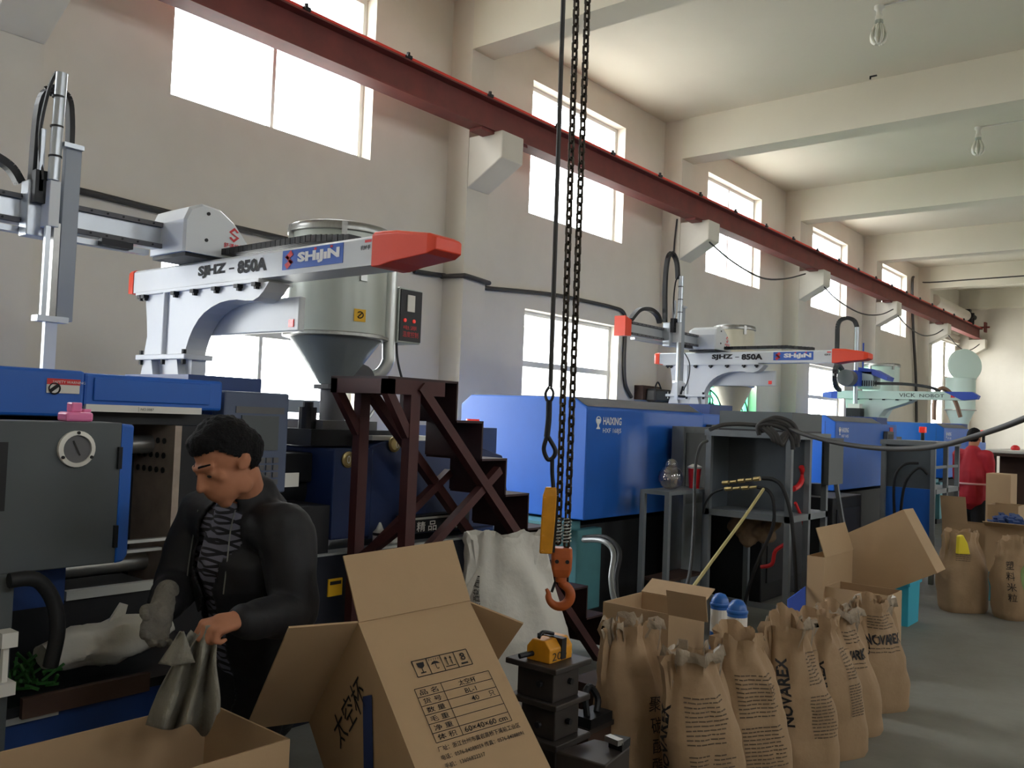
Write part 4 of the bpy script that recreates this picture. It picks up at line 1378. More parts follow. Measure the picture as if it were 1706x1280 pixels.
ta, tb_ = on(1115, 822, 1, TY).x, on(1178, 822, 1, TY).x
tz = on(1115, 820, 1, TY).z
G().box(ta, tb_ + .05, TY, 3.62, tz - .03, tz).build('tabletop', rack_m, tb)
for xa in (ta, tb_):
    for ya in (TY, 3.58):
        G().box(xa, xa + .04, ya, ya + .04, 0, tz - .03).build('leg', rack_m, tb)
G().box(ta + .04, tb_, TY + .02, 3.6, .35, .37).build('lower_shelf', wood_m, tb)
bgm = glass_mat('thin_clear_bag', (.85, .8, .78), .25)
one('plastic_bag', G().ell((ta + .22, TY + .11, tz + .1), (.12, .1, .1)).ell((ta + .22, TY + .11, tz + .2), (.05, .05, .05)), bgm, 'crumpled clear plastic bag on the small grey table', 'bag', (ta + .22, TY + .11, tz), smooth=True)
rc = thing('red_cup', 'red plastic cup on the small table beside the rack', 'cup', (tb_ - .06, TY + .09, tz))
G().lathe((tb_ - .06, TY + .09, tz), [(.042, 0), (.055, .17), (.05, .17), (.038, .01)], 18).build('body', red_m, rc, smooth=True)
G().lathe((tb_ - .06, TY + .09, tz), [(.057, .165), (.06, .18), (.02, .2)], 18).build('lid', label_m, rc, smooth=True)

# added black boxes standing in for dark clutter by the racks, cloth under the shelf
dk_m = mat('black_clutter_box', (22, 23, 26), .6, var=.4)
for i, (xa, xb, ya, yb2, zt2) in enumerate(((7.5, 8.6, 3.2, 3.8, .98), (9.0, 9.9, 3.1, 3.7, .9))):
    t = thing('clutter_box', ('added low black box standing in for dark clutter behind the hose draped rack', 'added low black box standing in for dark clutter beside the second grey rack')[i], 'cabinet', ((xa + xb) / 2, (ya + yb2) / 2, 0))
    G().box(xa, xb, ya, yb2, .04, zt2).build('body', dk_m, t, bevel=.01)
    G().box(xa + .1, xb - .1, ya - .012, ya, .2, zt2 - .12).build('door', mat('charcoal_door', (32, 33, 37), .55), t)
    G().cyl((xa + .3, ya + .3, zt2), (xa + .3, ya + .3, zt2 + .12), .09, n=16).build('filler_cap', dark_m, t, smooth=True)
    for q in (xa + .06, xb - .14):
        G().box(q, q + .08, ya + .05, ya + .15, 0, .04).build('foot', dark_m, t)
ck = on(1255, 875, 0, 6.9)
cw = thing('cloth_bundle', 'brown cloth bundle hanging below the shelf of the hose draped rack', 'cloth', ck)
g = G()
rnd = random.Random(8)
for i in range(7):
    q_ = on(1228 + i * 10, 870 + (i % 3) * 12, 0, 6.88 + .02 * (i % 2))
    g.ell(q_, (.05, .07 + rnd.random() * .03, .07 + rnd.random() * .05), Euler((rnd.random(), rnd.random(), 0)), 10, 7)
fuse('cloth', g, mat('brown_cloth', (120, 98, 74), .9, var=.4, scale=9), cw, .012, 3, .014, 14)
G().bar((6.9, 3.0, .87), (6.9, 3.0, .8), .02, .02).build('tie', dark_m, cw)

# ================================================================ kraft sacks
def sack(base, ang, w, d, h, lean, label, seed=0, group=None, m=sack_m, liner=True, mouth=.8, print_=None, flap=0.0, cat='sack', name='paper_sack'):
    """open standing sack: half width w along ang, half depth d, height h, lean = xy shift of the mouth"""
    base = V(base)
    t = thing(name, label, cat, base, group=group)
    ex = V((math.cos(ang), math.sin(ang), 0))
    ey = V((-math.sin(ang), math.cos(ang), 0))
    lean = V((lean[0], lean[1], 0))
    so = V((seed * 3.7, seed * 1.9, seed * 5.3))

    def dims(q):
        bul = 1 + .07 * math.sin(min(q, 1) * PI * .9) - .16 * max(0, q - .55) / .45
        dep_ = 1 + .12 * math.sin(min(q * 1.2, 1) * PI) - .3 * max(0, q - .5) / .5 * (1 - mouth)
        n = 3.6 - 1.3 * q
        return w * bul, d * dep_, n

    def disp(x, y, q):
        p = V((x * 7, y * 7, q * h * 5)) + so
        k = .6 + .9 * q
        fold = noise.noise(V((math.atan2(y / d, x / w) * 2.6, q * 1.3, 0)) + so) * .026 * max(0, q - .35) / .65
        tri = max(0, min(1, (abs(x / w) - (1 - q) * 1.5) / .3)) * max(0, q - .55) * .09 if abs(y) > d * .3 else 0
        crease = -.010 * math.exp(-((x / w - .25 * math.sin(seed * 2.1 + q * 3)) / .10) ** 2) * (.4 + q)
        return crease - tri + (noise.noise(p) * .018 + noise.noise(p * 2.6) * .009) * k + fold - .012 * max(0, q - .5)

    def surf(x, y, q, off=0.0):
        """local x, y on the skin at height fraction q, pushed outwards"""
        v = V((x, y, 0))
        nn = v.normalized() if v.length > 1e-6 else V((0, -1, 0))
        nn = V((x / w ** 2, y / d ** 2, 0)).normalized() if v.length > 1e-6 else nn
        v = v + nn * (disp(x, y, q) + off)
        z = q * h
        return base + ex * v.x + ey * v.y + V((0, 0, z)) + lean * (q ** 1.3)

    NS = 44
    rings = []
    for i in range(23):
        q = i / 22
        a, b, n = dims(q)
        if i == 0:
            a *= .93
            b *= .9
        ring = []
        for j in range(NS):
            ph = 2 * PI * j / NS
            c, s_ = math.cos(ph), math.sin(ph)
            x = a * math.copysign(abs(c) ** (2 / n), c)
            y = b * math.copysign(abs(s_) ** (2 / n), s_)
            ring.append(surf(x, y, q))
        rings.append(ring)
    # ragged mouth: rim, then the inside down to the filling
    a, b, n = dims(1)
    for st, (sc, dz, wob) in enumerate(((1.05, .03, .02), (1.02, .06, .03), (.93, .035, .028), (.84, -.08, .01), (.8, -.16, .005))):
        ring = []
        for j in range(NS):
            ph = 2 * PI * j / NS
            c, s_ = math.cos(ph), math.sin(ph)
            x = sc * a * math.copysign(abs(c) ** (2 / n), c)
            y = sc * b * math.copysign(abs(s_) ** (2 / n), s_)
            nz = noise.noise(V((c * 2.2, s_ * 2.2, seed * 1.7))) + .5 * noise.noise(V((c * 3.8, s_ * 3.8, seed + .5)))
            f = flap * max(0, s_) ** 2 if st < 3 else 0
            p = surf(x, y, 1.0) + V((0, 0, dz + wob * nz + f))
            p += (ex * c + ey * s_) * (wob * .9 * noise.noise(V((c * 4, s_ * 4, seed + 9.1 + st))))
            ring.append(p)
        rings.append(ring)
    g = G().loft(rings)
    g.build('bag', m, t, smooth=True)
    if liner:
        rr = []
        for st, (sc, dz) in enumerate(((.86, -.06), (.96, .05), (1.1, .08), (1.2, .035))):
            ring = []
            for j in range(NS):
                ph = 2 * PI * j / NS
                c, s_ = math.cos(ph), math.sin(ph)
                x = sc * a * math.copysign(abs(c) ** (2 / n), c)
                y = sc * b * math.copysign(abs(s_) ** (2 / n), s_)
                nz = noise.noise(V((c * 2.5, s_ * 2.5, seed * 2.3 + st * .5))) + .5 * noise.noise(V((c * 6, s_ * 6, seed + st * .4)))
                hide = 1 if noise.noise(V((c * 1.3, s_ * 1.3, seed * 4.1))) > -.1 else .0
                p = surf(x, y, 1.0) + V((0, 0, (dz + .035 * nz) * hide - .06 * (1 - hide)))
                if not hide:
                    p = base + (p - base) * 1
                    p = surf(x * .8 / sc, y * .8 / sc, 1.0) + V((0, 0, -.05 - st * .01))
                ring.append(p)
            rr.append(ring)
        G().loft(rr, False, False).build('liner', liner_m, t, smooth=True, solid=.002, label='shiny crumpled plastic liner')

    def on_face(side):
        """maps face coordinates (metres from the left edge, metres up) to the skin"""
        def f(u, z):
            q = max(0, min(1, z / h))
            a, b, n = dims(q)
            if side in ('front', 'back'):
                x = max(-a * .985, min(a * .985, (u - a) if side == 'front' else (a - u)))
                cc = abs(x / a) ** (n / 2)
                y = b * max(0, 1 - cc * cc) ** (1 / n) * (-1 if side == 'front' else 1)
            else:
                y = max(-b * .985, min(b * .985, (b - u) if side == 'left' else (u - b)))
                cc = abs(y / b) ** (n / 2)
                x = a * max(0, 1 - cc * cc) ** (1 / n) * (-1 if side == 'left' else 1)
            return surf(x, y, q, .004)
        return f
    if print_:
        print_(t, on_face, w, d, h)
    return t


print_m = mat('faded_print', (98, 82, 64), .8)


def para(t, on_face, side, u0, u1, z0, z1, n, seed, gap=None):
    """rows of small printed text, a strip per word"""
    rnd = random.Random(seed)
    f = on_face(side)
    g = G()
    for i in range(n):
        z = z1 - (z1 - z0) * i / n
        if gap and i in gap:
            continue
        u = u0
        end = u1 - rnd.random() * (u1 - u0) * .25
        while u < end:
            L = .012 + rnd.random() * .022
            e = min(u + L, u1)
            g.quadface([f(u, z), f(e, z), f(e, z + .0052), f(u, z + .0052)])
            u += L + .004
    return flat(g, 'small_print', print_m, t)


def vertical_word(t, on_face, side, u, z0, z1, word='NOVAREX', hgt=.05):
    f = on_face(side)
    L = z1 - z0
    text(word, (0, 0, 0), (1, 0, 0), (0, 0, 1), ink_m, t, width=L, height=hgt, bold=.003, fn=lambda x, y: f(u + hgt - y, z0 + x))


def level_word(t, on_face, side, u0, u1, z, hgt, word='NOVAREX'):
    f = on_face(side)
    text(word, (0, 0, 0), (1, 0, 0), (0, 0, 1), ink_m, t, width=u1 - u0, height=hgt, bold=.003, fn=lambda x, y: f(u0 + x, z + y))


SG = 'open kraft paper resin sacks standing in a row'
A_ = -.52
LN = (-.07, .07)


def pr_A(t, of, w, d, h):
    vertical_word(t, of, 'left', d * .95, .16, .46)
    para(t, of, 'front', .05, .25, .3, .49, 11, 1)
    para(t, of, 'front', .05, .26, .04, .27, 14, 2)


def pr_B(t, of, w, d, h):
    para(t, of, 'front', .06, .27, .34, .52, 11, 3)
    para(t, of, 'front', .06, .27, .1, .31, 13, 4)


def pr_C(t, of, w, d, h):
    vertical_word(t, of, 'front', .02, .25, .55)
    para(t, of, 'front', .16, .29, .42, .56, 9, 5)
    para(t, of, 'front', .16, .3, .18, .38, 13, 6)


def pr_D(t, of, w, d, h):
    vertical_word(t, of, 'front', .04, .2, .48)
    para(t, of, 'front', .2, .3, .38, .52, 10, 7)
    para(t, of, 'front', .2, .3, .2, .36, 12, 8)


def pr_E(t, of, w, d, h):
    level_word(t, of, 'front', .04, .27, .4, .05)
    para(t, of, 'front', .06, .25, .47, .54, 4, 9)
    para(t, of, 'front', .05, .26, .34, .38, 2, 10)
    vertical_word(t, of, 'right', d * .7, .24, .5, hgt=.045)


def pr_F(t, of, w, d, h):
    level_word(t, of, 'front', .03, .29, .39, .055)
    para(t, of, 'front', .06, .26, .46, .54, 5, 11)
    para(t, of, 'front', .05, .26, .33, .37, 2, 12)


def pr_1(t, of, w, d, h):
    f = of('front')
    for i, ch in enumerate('聚碳酸酯'):
        text(ch, (0, 0, 0), (1, 0, 0), (0, 0, 1), ink_m, t, width=.06, height=.065, fn=lambda x, y, i=i: f(.19 + x, .36 - i * .085 + y))


sack((3.38, 2.0, 0), A_, .15, .1, .66, (-.03, .03), 'darker kraft sack with vertical characters, leftmost of the sack row beside the mould stack', 1, SG, print_=pr_1)
sack((3.40, 1.66, 0), A_, .16, .105, .60, (-.06, .06), 'open kraft sack nearest the camera, with wide rows of small print on its face', 2, SG, print_=pr_A)
sack((3.75, 1.60, 0), A_, .16, .105, .62, LN, 'open kraft sack second in the row, with two blocks of small print', 3, SG, liner=False, print_=pr_B, flap=.05)
sack((4.1, 1.52, 0), A_, .16, .105, .63, LN, 'kraft sack third in the row, large dark lettering running up its face', 4, SG, print_=pr_C, flap=.07)
sack((4.45, 1.50, 0), A_, .16, .105, .61, LN, 'kraft sack fourth in the row, with text block at its right edge', 5, SG, liner=False, print_=pr_D, flap=.03)
sack((4.83, 1.54, 0), A_, .16, .105, .57, LN, 'kraft sack fifth in the row, with level lettering near its mouth', 6, SG, print_=pr_E, flap=.06)
sack((5.36, 1.55, 0), A_, .165, .105, .56, (-.05, .05), 'kraft sack at the far right end of the row, silvery liner spilling out', 7, SG, print_=pr_F, flap=.03)


def pr_G(t, of, w, d, h):
    para(t, of, 'front', .06, .2, .45, .52, 4, 14)


def pr_H(t, of, w, d, h):
    f = of('front')
    g = G()
    N = 22
    for i in range(N):
        a0, a1 = 2 * PI * i / N, 2 * PI * (i + 1) / N
        for k in range(3):
            r0, r1 = k / 3, (k + 1) / 3
            g.quadface([f(.22 + .085 * r * math.cos(a), .36 + .15 * r * math.sin(a)) for r, a in ((r0, a0), (r1, a0), (r1, a1), (r0, a1))])
    bmesh.ops.remove_doubles(g.bm, verts=g.bm.verts[:], dist=.0005)
    flat(g, 'green_print', mat('faded_green_print', (126, 146, 92), .8), t)
    for i, ch in enumerate('塑料米粒'):
        text(ch, (0, 0, 0), (1, 0, 0), (0, 0, 1), ink_m, t, width=.06, height=.07, fn=lambda x, y, i=i: f(.03 + x, .44 - i * .09 + y))


sack((8.86, 1.86, 0), -.75, .2, .14, .66, (-.02, .02), 'brown sack beyond the aisle with yellow scoop sticking out', 8, 'brown sacks beyond the aisle', liner=False, print_=pr_G)
sack((8.9, 1.42, 0), -.75, .2, .14, .62, (-.03, .03), 'brown sack beyond the aisle with faded green circle printed on it', 9, 'brown sacks beyond the aisle', liner=False, print_=pr_H, flap=.05, mouth=.2)
sc = thing('yellow_scoop', 'yellow plastic scoop handle sticking out of the brown sack', 'scoop', dep(1606, 900, 7.75))
p = dep(1606, 905, 7.75)
G().prism([p + vr * a + V((0, 0, b)) for a, b in ((-.05, -.1), (.06, -.1), (.035, .0), (-.005, .07), (-.045, .06))], V((.03, .03, 0))).build('handle', mat('yellow_plastic', (236, 214, 50), .4), sc, bevel=.008)

# white woven bag behind the mould stack
sack((3.62, 2.78, 0), -.65, .25, .17, .94, (-.12, .1), 'crumpled white bag standing behind the hook and mould stack', 21, None, m=whitebag_m, liner=False, mouth=-.6, cat='bag', name='white_bag',
     print_=lambda t, of, w, d, h: text('PC 2805 聚碳酸酯', (0, 0, 0), (1, 0, 0), (0, 0, 1), ink_m, t, width=.5, height=.032, fn=lambda x, y: of('front')(.03 + .032 - y, .3 + x)))


# ================================================================ cartons
def carton(o, a, b, c, label, th=.006, open_=True, flaps=(), group=None, name='carton', m=None, mi=None):
    """box from corner o; a, c along the floor sides, b up; panels are parts. flaps: (hinge start, hinge vector, flap vector)"""
    o, a, b, c = V(o), V(a), V(b), V(c)
    m = m or kraft_m
    lo = min((o + x + y for x in (V((0, 0, 0)), a) for y in (V((0, 0, 0)), c)), key=lambda q: q.z)
    t = thing(name, label, 'box', (o + a / 2 + c / 2) if abs(b.normalized().z) > .99 else lo, group=group)
    an, bn, cn = a.normalized(), b.normalized(), c.normalized()
    G().obox(o, a, b, cn * th).build('side_panel', m, t)
    G().obox(o + c - cn * th, a, b, cn * th).build('side_panel', m, t)
    G().obox(o + cn * th, c - cn * th * 2, b, an * th).build('end_panel', m, t)
    G().obox(o + a - an * th + cn * th, c - cn * th * 2, b, an * th).build('end_panel', m, t)
    G().obox(o + an * th + cn * th, a - an * th * 2, bn * th, c - cn * th * 2).build('bottom_panel', m, t)
    if not open_:
        G().obox(o + b, a, bn * th, c * .495).build('top_flap', m, t)
        G().obox(o + b + c * .505, a, bn * th, c * .495).build('top_flap', m, t)
    for hs, hv, fv in flaps:
        hs, hv, fv = V(hs), V(hv), V(fv)
        n = hv.cross(fv).normalized() * th
        G().obox(hs, hv, fv, n).build('flap', m, t)
    return t


# carton the man works over (lower left)
xa, ya_, yb_, zt_ = 1.44, 1.885, 2.29, .745
carton((xa - .62, ya_, 0), (.62, -.01, 0), (0, 0, zt_), (.01, .405, 0), 'open carton in the lower left corner under the rag')

# big printed carton tipped towards the man
AX, AY, AD = 597, 1038, 2.45
f1 = (dep(760, 1170, 1) - EYE).normalized()
r1_ = f1.cross(V((0, 0, 1))).normalized()
u1_ = r1_.cross(f1)
r1_, u1_ = r1_ * math.cos(ROLL) + u1_ * math.sin(ROLL), u1_ * math.cos(ROLL) - r1_ * math.sin(ROLL)
ba = (.849 * r1_ + .204 * u1_ + .487 * f1).normalized()
bb = (-.398 * r1_ + .853 * u1_ + .338 * f1)
bb = (bb - ba * bb.dot(ba)).normalized()
bc = bb.cross(ba) * -1
if bc.dot(f1) < 0:
    bc = -bc
Apt = dep(AX, AY, AD)
LA, LC = .369, .547
_low = Apt + bc * LC if bc.z < 0 else Apt
_low = min((Apt + ba * i_ * LA + bc * k_ * LC for i_ in (0, 1) for k_ in (0, 1)), key=lambda q: q.z)
LB = (_low.z - .004) / bb.z
fd = (-.22 * r1_ + .97 * u1_ + .12 * f1).normalized()
fd = (fd - ba * fd.dot(ba)).normalized()
ld = (-.87 * r1_ - .1 * u1_ - .42 * f1).normalized()
ld = (ld - bc * ld.dot(bc)).normalized()
big = carton(Apt - bb * LB, ba * LA, bb * LB, bc * LC, 'big printed carton tipped on one edge with raised flap, in the centre foreground',
             flaps=((Apt, ba * LA, fd * .196), (Apt, bc * LC, ld * .196), (Apt + ba * LA, bc * LC, (ba * .8 - bb * .6) * .18)), name='printed_carton')


PK = 2.45 / 2.69


def P_(s, t_, off=.003):
    s, t_ = s * PK, t_ * PK
    return Apt + ba * s - bb * t_ - bc * off


# shipping marks on its face
g = G()


def pline(s0, t0, s1, t1, w=.0022):
    d_ = V((s1 - s0, t1 - t0, 0))
    n = V((-d_.y, d_.x, 0)).normalized() * w / 2
    g.quadface([P_(s0 + n.x, t0 + n.y), P_(s1 + n.x, t1 + n.y), P_(s1 - n.x, t1 - n.y), P_(s0 - n.x, t0 - n.y)])


s0, s1, t0, t1 = .115, .31, .166, .22
for tt in (t0, t1):
    pline(s0, tt, s1, tt, .003)
for i in range(5):
    ss = s0 + (s1 - s0) * i / 4
    pline(ss, t0, ss, t1, .003)
q = (s1 - s0) / 4


def poly(pts):
    g.quadface([P_(a, b) for a, b in pts]) if len(pts) == 4 else g.bm.faces.new([g.bm.verts.new(P_(a, b)) for a, b in pts])


c0 = s0 + q * .5
poly([(c0 - .013, t0 + .009), (c0 + .013, t0 + .009), (c0 + .011, t0 + .022), (c0 + .004, t0 + .028), (c0 - .004, t0 + .028), (c0 - .011, t0 + .022)])
pline(c0, t0 + .026, c0, t0 + .042, .003)
pline(c0 - .009, t0 + .043, c0 + .009, t0 + .043, .004)
c0 += q
poly([(c0 - .016, t0 + .025), (c0 - .009, t0 + .017), (c0, t0 + .014), (c0 + .009, t0 + .017), (c0 + .016, t0 + .025), (c0, t0 + .023)])
pline(c0, t0 + .02, c0, t0 + .04, .0025)
pline(c0, t0 + .041, c0 + .006, t0 + .041, .0025)
pline(c0 + .006, t0 + .041, c0 + .006, t0 + .037, .0025)
for i in range(5):
    pline(c0 - .018 + i * .008, t0 + .012, c0 - .015 + i * .008, t0 + .005, .0015)
c0 += q
for dx in (-.008, .008):
    pline(c0 + dx, t0 + .016, c0 + dx, t0 + .038, .003)
    poly([(c0 + dx - .005, t0 + .017), (c0 + dx, t0 + .008), (c0 + dx + .005, t0 + .017), (c0 + dx, t0 + .0165)])
pline(c0 - .018, t0 + .042, c0 + .018, t0 + .042, .003)
c0 += q
pline(c0 - .012, t0 + .044, c0 + .012, t0 + .044, .006)
s0, s1, t0, t1, sd = .088, .352, .254, .425, .178
for i in range(7):
    tt = t0 + (t1 - t0) * i / 6
    pline(s0, tt, s1, tt, .0022)
for ss in (s0, sd, s1):
    pline(ss, t0, ss, t1, .0022)
flat(g, 'shipping_marks', ink_m, big)
rh = (t1 - t0) / 6


def ptext(s, s_, t_, w=None, h=.016):
    text(s, (0, 0, 0), (1, 0, 0), (0, 0, 1), ink_m, big, width=w, height=h, bold=.0008, fn=lambda x, y: P_(s_ + x, t_ - y))


ptext('8', s0 + .192, .2, .016, .026)
for i, s_ in enumerate(('品 名', '货 号', '数 量', '毛 重', '净 重', '体 积')):
    ptext(s_, .1, t0 + rh * i + rh * .82, .062, rh * .62)
ptext('太空杯', .235, t0 + rh * .85, .062, rh * .66)
ptext('BL-1', .245, t0 + rh * 1.82, .04, rh * .55)
ptext('40', .255, t0 + rh * 2.82, .026, rh * .55)
ptext('只', .318, t0 + rh * 2.85, .02, rh * .62)
ptext('60×40×60 cm', .19, t0 + rh * 5.82, .15, rh * .6)
ptext('厂址：浙江台州市黄岩高桥下浦前工业区', .085, .452, .285, .016)
ptext('电话：0576-84088059 传真：0576-84088091', .085, .477, .285, .015)
ptext('手机：13606822217', .085, .502, .135, .015)


def L_(s, t_, off=.003):                       # the shaded face: s along bc, t down
    s, t_ = s * PK, t_ * PK
    return Apt + bc * s - bb * t_ - ba * off


text('太空杯', (0, 0, 0), (1, 0, 0), (0, 0, 1), ink_m, big, width=.3, height=.1, fn=lambda x, y: L_(.42 - x, .2 - y))
g = G().quadface([L_(.08, .2), L_(.14, .17), L_(.5, .5), L_(.44, .54)])
flat(g, 'blue_band', mat('blue_print', (44, 60, 110), .7), big)

# cartons by the rack
def aligned(px, py, d_, sx, sy, z0, z1, label, flaps=None, group=None, **k):
    """axis aligned carton whose nearest upper corner lies on the sight line of px, py at depth d_"""
    c = dep(px, py, d_)
    o = V((c.x, c.y, z0))
    fl = []
    if flaps:
        fl = flaps(V((c.x, c.y, z1)), sx, sy)
    return carton(o, (sx, 0, 0), (0, 0, z1 - z0), (0, sy, 0), label, flaps=fl, group=group, **k)


MGc = 'cartons left in the aisle by the racks'
aligned(1374, 926, 6.0, .58, .12, 0, .72, 'tall narrow carton with creased raised flap beside the grey rack',
        flaps=lambda c, sx, sy: ((c, (sx, 0, 0), (-.05, .05, .2)),), group=MGc)
aligned(1481, 985, 5.75, .3, .42, 0, .52, 'small open carton in front of the tilted carton', group=MGc, flaps=lambda c, sx, sy: ((c + V((0, sy, 0)), (sx, 0, 0), (0, .05, .12)),))
K = dep(1505, 849, 6.35)
e1 = (59 * _r - 93 * _u).normalized()
e2 = (-74 * _r - 42 * _u).normalized()
e3 = ((K - EYE).normalized() + .24 * _r + .03 * _u).normalized()
e1 = (e1 - e3 * e1.dot(e3)).normalized()
e2 = (e2 - e1 * e2.dot(e1) - e3 * e2.dot(e3)).normalized()
carton(K + e2 * .58, -e2 * .58, e1 * .48, e3 * .34, 'big brown carton lying tilted across the small open carton', open_=False, group=MGc)
bn_ = thing('cyan_bin', 'translucent cyan plastic bin behind the row of sacks', 'bin', on(1518, 1040, 2, 0))
c = on(1512, 1045, 2, 0)
g = G().loft([[c + V((a * s, b * s, z)) for a, b in ((0, 0), (.34, 0), (.34, .3), (0, .3))] for z, s in ((0, .9), (.34, 1.0))], True, False)
g.build('body', cyan_m, bn_, solid=.006)
g = G()
for a in ((-.015, .355, -.015, .0), (-.015, .355, .3, .315), (-.015, .0, 0, .3), (.34, .355, 0, .3)):
    g.box(c.x + a[0], c.x + a[1], c.y + a[2], c.y + a[3], .33, .36)
g.build('rim', cyan_m, bn_)
aligned(1648, 868, 9.1, .3, .45, .0, .66, 'open carton behind the brown sack with one flap raised', group=MGc,
        flaps=lambda c, sx, sy: ((c + V((0, sy, 0)), (0, -sy * .55, 0), (-.02, .02, .28)),))
aligned(1712, 905, 8.3, .6, .36, .28, .72, 'carton of dark parts standing on the teal crate at the right edge', group=MGc,
        flaps=lambda c, sx, sy: ((c, (0, sy, 0), (-.15, 0, .05)),))
c = dep(1712, 905, 8.3)
cr_ = thing('teal_crate', 'teal plastic crate under the carton of dark parts', 'crate', (c.x + .3, c.y + .2, 0))
G().box(c.x - .0, c.x + .62, c.y - .0, c.y + .36, 0, .27).build('body', teal_m, cr_, bevel=.01)
G().box(c.x - .015, c.x + .635, c.y - .015, c.y + .375, .22, .278).build('rim', teal_m, cr_, bevel=.006)
pile = thing('parts_pile', 'heap of dark blue plastic parts heaped in the carton at right', 'parts', (c.x + .3, c.y + .2, .6))
g = G()
rnd = random.Random(3)
for i in range(60):
    q_ = V((c.x + .05 + rnd.random() * .5, c.y + .05 + rnd.random() * .26, .68 + rnd.random() * .1))
    g.obox(q_, (.05, .02, .01), (-.01, .05, .0), (0, .01, .03))
g.build('parts', deep_blue_m, pile, kind='stuff')
aligned(1684, 798, 10.3, .4, .26, .0, 1.14, 'closed carton standing behind the woman in red', group=MGc, open_=False)
aligned(1697, 822, 9.5, .4, .3, .0, .84, 'open carton between the woman and the covered table', group=MGc)

# covered work table at the far right
wt = thing('covered_table', 'dark wooden bench with white cloth on top at the right edge', 'table', (13.4, 2.2, 0))
c = dep(1645, 752, 12.2)
z1 = c.z
G().box(c.x, c.x + 1.6, c.y - 1.6, c.y, z1 - .06, z1 - .02).build('tabletop', wood_m, wt)
for xa in (c.x + .02, c.x + 1.5):
    for ya in (c.y - 1.56, c.y - .1):
        G().box(xa, xa + .08, ya, ya + .08, 0, z1 - .06).build('leg', wood_m, wt)
G().box(c.x + .3, c.x + .34, c.y - 1.5, c.y - .1, .0, z1 - .06).build('back_board', wood_m, wt)
G().box(c.x - .03, c.x + 1.63, c.y - 1.63, c.y + .03, z1 - .02, z1 + .03).build('white_cloth', whitebag_m, wt, bevel=.015)
rnd = random.Random(5)
for i, cc in enumerate((red_m, mint_m, label_m, green_m)):
    q_ = V((c.x + .25, c.y - .3 - i * .28, z1 + .03))
    one('small_part', G().lathe(q_, [(.05, 0), (.06, .02), (.05, .05), (.02, .07)], 12), cc, '%s round part lying on the white covered bench' % ('red', 'pale green', 'white', 'dark green')[i], 'part', q_, smooth=True)

# ================================================================ mould stack and things around it
ms_ = thing('mould_stack', 'stack of bolted rusty mould halves with wide plates under the yellow magnet', 'mould', (2.74, 2.01, 0))
for i, (z0, z1, ins) in enumerate(((.0, .17, .0), (.17, .195, -.02), (.195, .375, .035), (.375, .4, -.005), (.4, .525, .03), (.525, .547, -.005), (.547, .662, .025), (.662, .684, -.01))):
    dx = (.0, .01, .03, .02, .02, .01, .0, 0)[i]
    G().box(2.635 + ins + dx, 2.85 - ins + dx, 1.9 + ins, 2.12 - ins, z0, z1).build('plate' if z1 - z0 < .03 else 'block', mould_m, ms_, bevel=.004)
for zz in (.61, .46, .29):
    G().cyl((2.655, 1.98, zz), (2.64, 1.98, zz), .012, n=8).build('bolt', dark_m, ms_)
    G().cyl((2.76, 1.925, zz), (2.76, 1.91, zz), .012, n=8).build('bolt', dark_m, ms_)
ym = thing('lifting_magnet', 'worn yellow lifting magnet block lying on the mould stack', 'magnet', (2.73, 2.01, .684))
G().prism([(2.665, 1.95, .684), (2.665, 2.06, .684), (2.665, 2.06, .735), (2.665, 2.035, .765), (2.665, 1.975, .765), (2.665, 1.95, .735)], (.145, 0, 0)).build('body', yellow_m, ym, bevel=.004)
G().box(2.735, 2.765, 1.946, 2.064, .69, .768).build('band', dark_m, ym)
G().tube([(2.66, 2.0, .775), (2.69, 2.005, .79), (2.75, 2.0, .775)], .007, 8, 4).build('lever', dark_m, ym)
G().cyl((2.61, 2.05, .705), (2.67, 2.03, .71), .01, n=8).build('shackle', dark_m, ym)
text('200', (2.68, 1.948, .692), (1, 0, 0), (0, 0, 1), ink_m, ym, width=.09, height=.03)
lo = thing('mould_block', 'large dark steel mould block on the floor in front of the stack', 'mould', (2.75, 1.6, 0))
pc = [on(926, 1252, 2, .42), on(1009, 1276, 2, .42), on(1050, 1243, 2, .42), on(990, 1231, 2, .42)]
G().prism([V((p.x, p.y, 0)) for p in pc], (0, 0, .42)).build('body', mould_m, lo, bevel=.006)
G().prism([p + V((0, 0, .001)) for p in (pc[0] * .3 + pc[2] * .7, pc[1] * .35 + pc[2] * .65, pc[2], pc[3] * .45 + pc[2] * .55)], (0, 0, .03)).build('insert', dark_m, lo)
G().bar(on(1012, 1229, 2, .455), on(1034, 1238, 2, .455), .03, .02).build('handle_bar', steel_m, lo)
cl = thing('lifting_clamp', 'dark steel lifting clamp lying beside the mould stack', 'clamp', (2.98, 1.98, .36))
pcr = on(985, 1190, 2, .38)
G().tube([pcr + V((-.03, .0, 0)), pcr + V((-.02, .02, .08)), pcr + V((.03, .03, .1)), pcr + V((.06, .01, .05)), pcr + V((.04, 0, 0))], .014, 8, 4).build('ring', dark_m, cl)
G().box(pcr.x - .06, pcr.x + .1, pcr.y - .04, pcr.y + .06, pcr.z - .04, pcr.z).build('jaw', dark_m, cl)
wc = thing('wooden_crate', 'low dark crate under the lifting clamp, between mould stack and sacks', 'crate', (pcr.x + .1, pcr.y + .1, 0))
G().box(pcr.x - .06, pcr.x + .11, pcr.y - .03, pcr.y + .2, 0, .32).build('body', wood_m, wc)
G().box(pcr.x - .07, pcr.x + .12, pcr.y - .04, pcr.y + .21, .32, .34).build('lid', mould_m, wc)
pj = V((3.66, 2.31, .34))
wc2 = thing('wooden_crate', 'dark crate carrying the purple jug beyond the leftmost sack', 'crate', (3.68, 2.33, 0))
